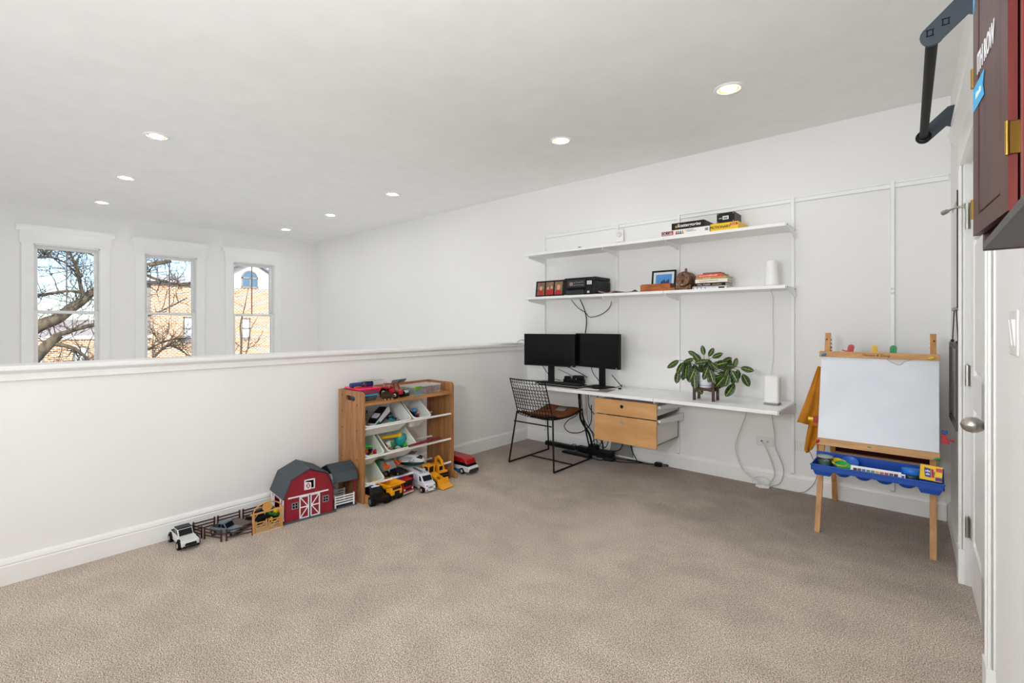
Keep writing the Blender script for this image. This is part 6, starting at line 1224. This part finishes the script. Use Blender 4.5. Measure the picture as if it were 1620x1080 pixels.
def xdoor(par, y0, y1, z0, z1, x, nm, diag=1, w_=.007, back=RED):
    d = MB().box(x, x + .003, y0, y1, z0, z1).build(nm, back, par); q = MB()
    q.box(x + .003, x + .006, y0, y0 + w_, z0, z1); q.box(x + .003, x + .006, y1 - w_, y1, z0, z1); q.box(x + .003, x + .006, y0, y1, z0, z0 + w_); q.box(x + .003, x + .006, y0, y1, z1 - w_, z1); zm = (z0 + z1) / 2; q.box(x + .003, x + .0058, y0, y1, zm - w_ / 2, zm + w_ / 2)
    def bar(p, r): dd = Vector((0, r[0] - p[0], r[1] - p[1])).normalized(); n_ = Vector((0, -dd.z, dd.y)) * w_ * .42; P0 = Vector((x + .003, p[0], p[1])); P1 = Vector((x + .003, r[0], r[1])); e = Vector((.0025, 0, 0)); q.hexa([P0 - n_, P0 + n_, P1 + n_, P1 - n_], [P0 - n_ + e, P0 + n_ + e, P1 + n_ + e, P1 - n_ + e])
    if diag == 1: bar((y0 + w_, z1 - w_), (y1 - w_, zm)); bar((y1 - w_, zm), (y0 + w_, z0 + w_))
    elif diag == -1: bar((y1 - w_, z1 - w_), (y0 + w_, zm)); bar((y0 + w_, zm), (y1 - w_, z0 + w_))
    else: bar((y0, z0), (y1, z1)); bar((y0, z1), (y1, z0))
    q.build('white_trim', WH, d); return d
xdoor(t, -.066, -.004, .012, .155, dp, 'door', 1); xdoor(t, .004, .066, .012, .155, dp, 'door', -1)
MB().box(dp, dp + .008, -.135, .122, .155, .163).build('door_track', WH, t, bevel=.001)
for yy in (-.112, .085):
    q = MB(); z0, z1 = .082, .124; wy = .04; q.box(dp, dp + .003, yy, yy + wy, z0, z0 + .005); q.box(dp, dp + .003, yy, yy + wy, z1 - .005, z1); q.box(dp, dp + .003, yy, yy + .005, z0, z1); q.box(dp, dp + .003, yy + wy - .005, yy + wy, z0, z1); q.box(dp, dp + .003, yy + wy / 2 - .002, yy + wy / 2 + .002, z0, z1); q.box(dp, dp + .003, yy, yy + wy, (z0 + z1) / 2 - .002, (z0 + z1) / 2 + .002); f_ = q.build('window_frame', GR, t); MB().box(dp - .0005, dp + .001, yy + .003, yy + wy - .003, z0 + .003, z1 - .003).build('pane', P('0d0e10', .2), f_)
q = MB(); q.box(dp, dp + .004, -.034, -.026, .19, .256); q.box(dp, dp + .004, .026, .034, .19, .256); q.box(dp, dp + .004, -.034, .034, .248, .256); q.box(dp, dp + .004, -.034, .034, .19, .197); q.build('loft_frame', WH, t)
ld = bpy.data.objects.new('loft_door', None); COL.objects.link(ld); ld.parent = t; ld.location = (dp + .004, -.026, 0); ld.rotation_euler = (0, 0, radians(-38)); 
b = MB().box(0, .003, 0, .036, .197, .242); b.build('leaf', RED, ld); q = MB(); [q.box(.003, .006, a, c, d, e) for a, c, d, e in ((0, .005, .197, .242), (.031, .036, .197, .242), (0, .036, .197, .202), (0, .036, .237, .242))]
q.hexa([(.003, .003, .2), (.003, .006, .198), (.003, .033, .239), (.003, .03, .241)], [(.0055, .003, .2), (.0055, .006, .198), (.0055, .033, .239), (.0055, .03, .241)]); q.hexa([(.003, .03, .198), (.003, .033, .2), (.003, .006, .241), (.003, .003, .239)], [(.0055, .03, .198), (.0055, .033, .2), (.0055, .006, .241), (.0055, .003, .239)]); q.build('white_trim', WH, ld)
q = MB(); sy_ = -hw - .004; [q.box(a, c, sy_, sy_ + .004, d, e) for a, c, d, e in ((-dp, dp, .145, .153), (-dp, dp, .02, .028), (-.074, -.066, .02, .15), (.052, .06, .02, .15), (-dp, -dp + .008, .02, .15), (dp - .012, dp - .004, .02, .15))]
for xa, xb in ((-dp + .008, -.074), (.06, dp - .012)): q.hexa([(xa, sy_, .03), (xa + .007, sy_, .028), (xb, sy_, .143), (xb - .007, sy_, .145)], [(xa, sy_ + .003, .03), (xa + .007, sy_ + .003, .028), (xb, sy_ + .003, .143), (xb - .007, sy_ + .003, .145)]); q.hexa([(xb - .007, sy_, .028), (xb, sy_, .03), (xa + .007, sy_, .145), (xa, sy_, .143)], [(xb - .007, sy_ + .003, .028), (xb, sy_ + .003, .03), (xa + .007, sy_ + .003, .145), (xa, sy_ + .003, .143)])
q.build('side_trim', WH, t)
# open stall on the right of the barn
b = MB(); b.box(-.10, .105, hw + .015, hw + .178, 0, .010); b.build('stall_base', P('4a5056', .6), t, bevel=.002)
s0, s1 = hw + .006, hw + .178
sro = [(.118, .19), (.095, .245), (-.01, .29), (-.10, .25), (-.125, .19)]
for k in range(4):
    a, c = sro[k], sro[k + 1]; MB().prism([a, c, (c[0], c[1] - .006), (a[0], a[1] - .006)], 'y', s0, s1).build('roof_panel', ROOF, t)
for x in (.095, -.09): MB().box(x - .005, x + .005, s1 - .018, s1 - .008, .01, .21).build('post', RED, t)
MB().prism([(s1 - .045, .205), (s1 - .05, .2), (s1 - .018, .165), (s1 - .015, .17)], 'x', .091, .099).build('brace', RED, t)
def rail_fence(par, p, q_, h, nr, m, r=.0022, post=.004):
    p = Vector((p[0], p[1], 0)); q_ = Vector((q_[0], q_[1], 0)); b = MB(); d = (q_ - p).normalized(); n_ = Vector((-d.y, d.x, 0)) * .003; up = Vector((0, 0, 1))
    for k in range(nr):
        z = h * (.28 + .6 * k / max(nr - 1, 1)); e = up * r
        b.hexa([p + up * z - e - n_, q_ + up * z - e - n_, q_ + up * z - e + n_, p + up * z - e + n_], [p + up * z + e - n_, q_ + up * z + e - n_, q_ + up * z + e + n_, p + up * z + e + n_])
    o1 = b
    for w_ in (p + d * post, q_ - d * post):
        o1.cyl(w_, w_ + up * h, post, post * .8, 8)
    return o1
b = rail_fence(t, (.105, s0 + .01), (.105, s1 - .018), .085, 4, WH, .004, .006); b.v = [(x, y, z + .01) for x, y, z in b.v]; b.build('stall_fence', WH, t)
b = rail_fence(t, (-.03, s0 + .01), (-.03, s1 - .03), .085, 4, WH, .004, .006); b.v = [(x, y, z + .01) for x, y, z in b.v]; b.build('stall_fence', P('c9c9ca', .5), t)
BRN = P('3f211a', .5)
FP = [((.05, -3.262), (.145, -3.240), 'brown toy fence panel nearest the white toy jeep'), ((.158, -3.234), (.285, -3.18), 'brown toy fence panel in front of the grey pickup, left one'), ((.292, -3.163), (.327, -3.022), 'brown toy fence panel joining the tan gate'),
      ((.036, -3.258), (.036, -3.135), 'brown toy fence panel along the baseboard, nearest the white jeep'), ((.036, -3.125), (.036, -2.99), 'brown toy fence panel along the baseboard behind the grey pickup'), ((.036, -2.978), (.036, -2.85), 'brown toy fence panel along the baseboard beside the barn'), ((.07, -2.842), (.19, -2.842), 'brown toy fence panel across the pen close to the barn')]
for p, q_, l in FP:
    o_ = Vector((p[0], p[1], 0)); t2 = thing('toy_fence', l, 'toy fence', o_, group='brown fence panels of the toy farm'); d = Vector((q_[0] - p[0], q_[1] - p[1], 0)).normalized(); up = Vector((0, 0, 1)); P0, P1 = Vector((0, 0, 0)), Vector((q_[0] - p[0], q_[1] - p[1], 0)); n_ = Vector((-d.y, d.x, 0)) * .0022
    for k in range(3):
        z = .022 + .019 * k; e = up * .0032; MB().hexa([P0 + up * z - e - n_, P1 + up * z - e - n_, P1 + up * z - e + n_, P0 + up * z - e + n_], [P0 + up * z + e - n_, P1 + up * z + e - n_, P1 + up * z + e + n_, P0 + up * z + e + n_]).build('rail', BRN, t2)
    for w_ in (P0 + d * .005, P1 - d * .005): MB().cyl(w_, w_ + up * .071, .0055, .0045, 8).build('post', BRN, t2)
TAN = P('c99250', .55); t2 = thing('toy_gate', 'tan toy ranch gate with an arched sign over two leaves', 'toy gate', (.331, -2.94, 0), radians(-3)); gy = .082
MB().box(-.014, .014, -gy - .005, gy + .005, 0, .006).build('sill', P('cdb591', .6), t2, bevel=.001)
for s in (-1, 1): MB().box(-.006, .006, s * gy - .006, s * gy + .006, .006, .125).build('gate_post', TAN, t2, bevel=.001)
MB().box(-.005, .005, -gy - .016, gy + .016, .118, .126).build('crossbeam', TAN, t2, bevel=.001)
MB().tube([(0, gy * cos(a), .124 + .055 * sin(a)) for a in [pi * k / 16 for k in range(17)]], .0038, 6).build('arch', TAN, t2)
MB().prism([(.030 * cos(a) - .002, .150 + .026 * sin(a)) for a in [2 * pi * k / 20 for k in range(20)]], 'x', -.003, .003).build('sign_board', TAN, t2, bevel=.001)
for s in (-1, 1):
    q = MB(); ya, yb = sorted((s * .004, s * (gy - .008)))
    for k in range(4): q.box(-.0025, .0025, ya, yb, .014 + k * .016, .019 + k * .016)
    for yy in (ya, yb - .006): q.box(-.003, .003, yy, yy + .006, .008, .076)
    q.hexa([(-.003, ya, .014), (-.003, ya + .006, .012), (-.003, yb, .066), (-.003, yb - .006, .068)], [(.003, ya, .014), (.003, ya + .006, .012), (.003, yb, .066), (.003, yb - .006, .068)]); q.build('gate_leaf', TAN, t2)
q = MB(); [q.prism([(s * gy, .095), (s * (gy - .022), .118), (s * (gy - .027), .118), (s * gy, .088)], 'x', -.003, .003) for s in (-1, 1)]; q.build('brace', TAN, t2)
def pickup(name, label, loc, deg, body, roof, L, Wd, hh, bed=True, glass=P('15181c', .15), fender=None, wr=.02, hubc='a9a9a6'):
    t = thing(name, label, 'toy car', loc, radians(deg)); h0 = wr * .9; l = L / 2
    MB().prism([(-l, h0), (l, h0), (l, h0 + hh * .32), (l * .92, h0 + hh * .42), (l * .28, h0 + hh * .47), (-l, h0 + hh * .47)], 'y', -Wd / 2, Wd / 2).build('body', body, t, bevel=.005)
    MB().prism([(l * .32, h0 + hh * .45), (l * .14, h0 + hh * .93), (-l * .36, h0 + hh * .93), (-l * .42, h0 + hh * .45)], 'y', -Wd * .43, Wd * .43).build('cab', body, t, bevel=.004)
    MB().box(-l * .36, l * .13, -Wd * .42, Wd * .42, h0 + hh * .92, h0 + hh).build('roof', roof, t, bevel=.003)
    MB().prism([(l * .31, h0 + hh * .52), (l * .325, h0 + hh * .52), (l * .165, h0 + hh * .9), (l * .15, h0 + hh * .9)], 'y', -Wd * .37, Wd * .37).build('windscreen', glass, t)
    MB().prism([(l * .24, h0 + hh * .54), (l * .11, h0 + hh * .88), (-l * .05, h0 + hh * .88), (-l * .05, h0 + hh * .54)], 'y', -Wd * .436, Wd * .436).build('side_window', glass, t); MB().prism([(-l * .09, h0 + hh * .54), (-l * .09, h0 + hh * .88), (-l * .32, h0 + hh * .88), (-l * .36, h0 + hh * .54)], 'y', -Wd * .436, Wd * .436).build('side_window', glass, t)
    MB().box(-l * .95, -l * .46, -Wd * .4, Wd * .4, h0 + hh * .42, h0 + hh * .476).build('bed', P('141416', .6), t)
    MB().box(l - .001, l + .0025, -Wd * .32, Wd * .32, h0 + hh * .1, h0 + hh * .28).build('grille', P('17181a', .4), t)
    MB().box(l * .9, l + .006, -Wd * .46, Wd * .46, h0 - .004, h0 + hh * .08).build('bumper', P('1c1c1e', .5), t, bevel=.002)
    if fender:
        for s in (-1, 1):
            for x in (-l * .62, l * .62): MB().tube([(x + wr * 1.25 * cos(a), s * Wd * .51, wr + wr * 1.25 * sin(a)) for a in [pi * k / 8 for k in range(9)]], wr * .2, 6).build('fender', fender, t)
    wheels(t, [(x, s * Wd * .5, wr) for x in (-l * .62, l * .62) for s in (-1, 1)], wr, wr * .8, RUBBER, P(hubc, .35)); return t
pickup('toy_jeep', 'white toy off-road pickup with black roof, first in the row along the half wall', (.137, -3.33, 0), 0, P('d4d4d4', .35), P('17181a', .4), .25, .088, .075, fender=P('131315', .6), wr=.024)
t = bpy.data.objects['toy_jeep']; q = MB(); [q.cyl((.125, s * .031, .046), (.128, s * .031, .046), .007, n=10) for s in (-1, 1)]; q.build('headlight', P('e0e0da', .2), t)
pickup('toy_pickup', 'grey-blue toy pickup inside the brown fence', (.18, -3.12, 0), 28, P('66777f', .35), P('596971', .35), .18, .075, .06, wr=.017)
t = thing('toy_trailer', 'flat brown toy trailer behind the grey pickup', 'toy trailer', (.13, -3.03, 0), radians(20)); MB().box(-.07, .07, -.045, .045, .022, .03).build('deck', mat('6f6458', .7, grain=dict(c2='5d5348', scale=20, stretch=(12, 1, 1))), t, bevel=.001); MB().box(-.072, .075, -.047, .047, .012, .022).build('frame', P('1c1c1e'), t); wheels(t, [(x, s * .045, .012) for x in (-.02, .02) for s in (-1, 1)], .012, .01, RUBBER, P('77777a'))
pickup('toy_truck', 'black toy off-road truck behind the tan gate', (.16, -2.935, 0), 200, P('121214', .3), P('1a1a1c', .4), .13, .07, .07, wr=.02)
t = thing('farm_tractor', 'green toy tractor with yellow seat behind the tan gate', 'toy tractor', (.185, -2.84, 0), radians(195)); wheels(t, [(-.03, s * .034, .026) for s in (-1, 1)], .026, .018, RUBBER, P('e0c21a')); wheels(t, [(.04, s * .03, .017) for s in (-1, 1)], .017, .013, RUBBER, P('e0c21a'))
MB().prism([(-.04, .02), (.065, .02), (.065, .045), (.0, .052), (-.04, .045)], 'y', -.016, .016).build('hood', P('1f5f1f', .35), t, bevel=.004); MB().box(-.06, -.012, -.04, .04, .046, .056).build('fender', P('1f5f1f', .35), t, bevel=.003); MB().box(-.045, -.012, -.018, .018, .056, .082).build('seat', P('e6c81a', .4), t, bevel=.005); q = MB(); [q.tube([(.0, s, .04), (.05, s, .075), (.085, s, .045)], .005, 6) for s in (-.024, .024)]; q.build('loader_arm', P('2a7a24', .35), t); MB().prism([(.075, .05), (.085, .07), (.12, .045), (.1, .03)], 'y', -.04, .04).build('bucket', P('256b22', .4), t, bevel=.003); MB().cyl((.02, 0, .05), (.02, 0, .085), .004, n=8).build('exhaust', DK, t)

# lettering becomes plain mesh
bpy.context.view_layer.update(); _dg = bpy.context.evaluated_depsgraph_get()
for o in TEXTS:
    me = bpy.data.meshes.new_from_object(o.evaluated_get(_dg)); n = bpy.data.objects.new('lettering', me); COL.objects.link(n)
    n.parent = o.parent; n.location = o.location; n.rotation_euler = o.rotation_euler; n.scale = o.scale
    bpy.data.objects.remove(o)
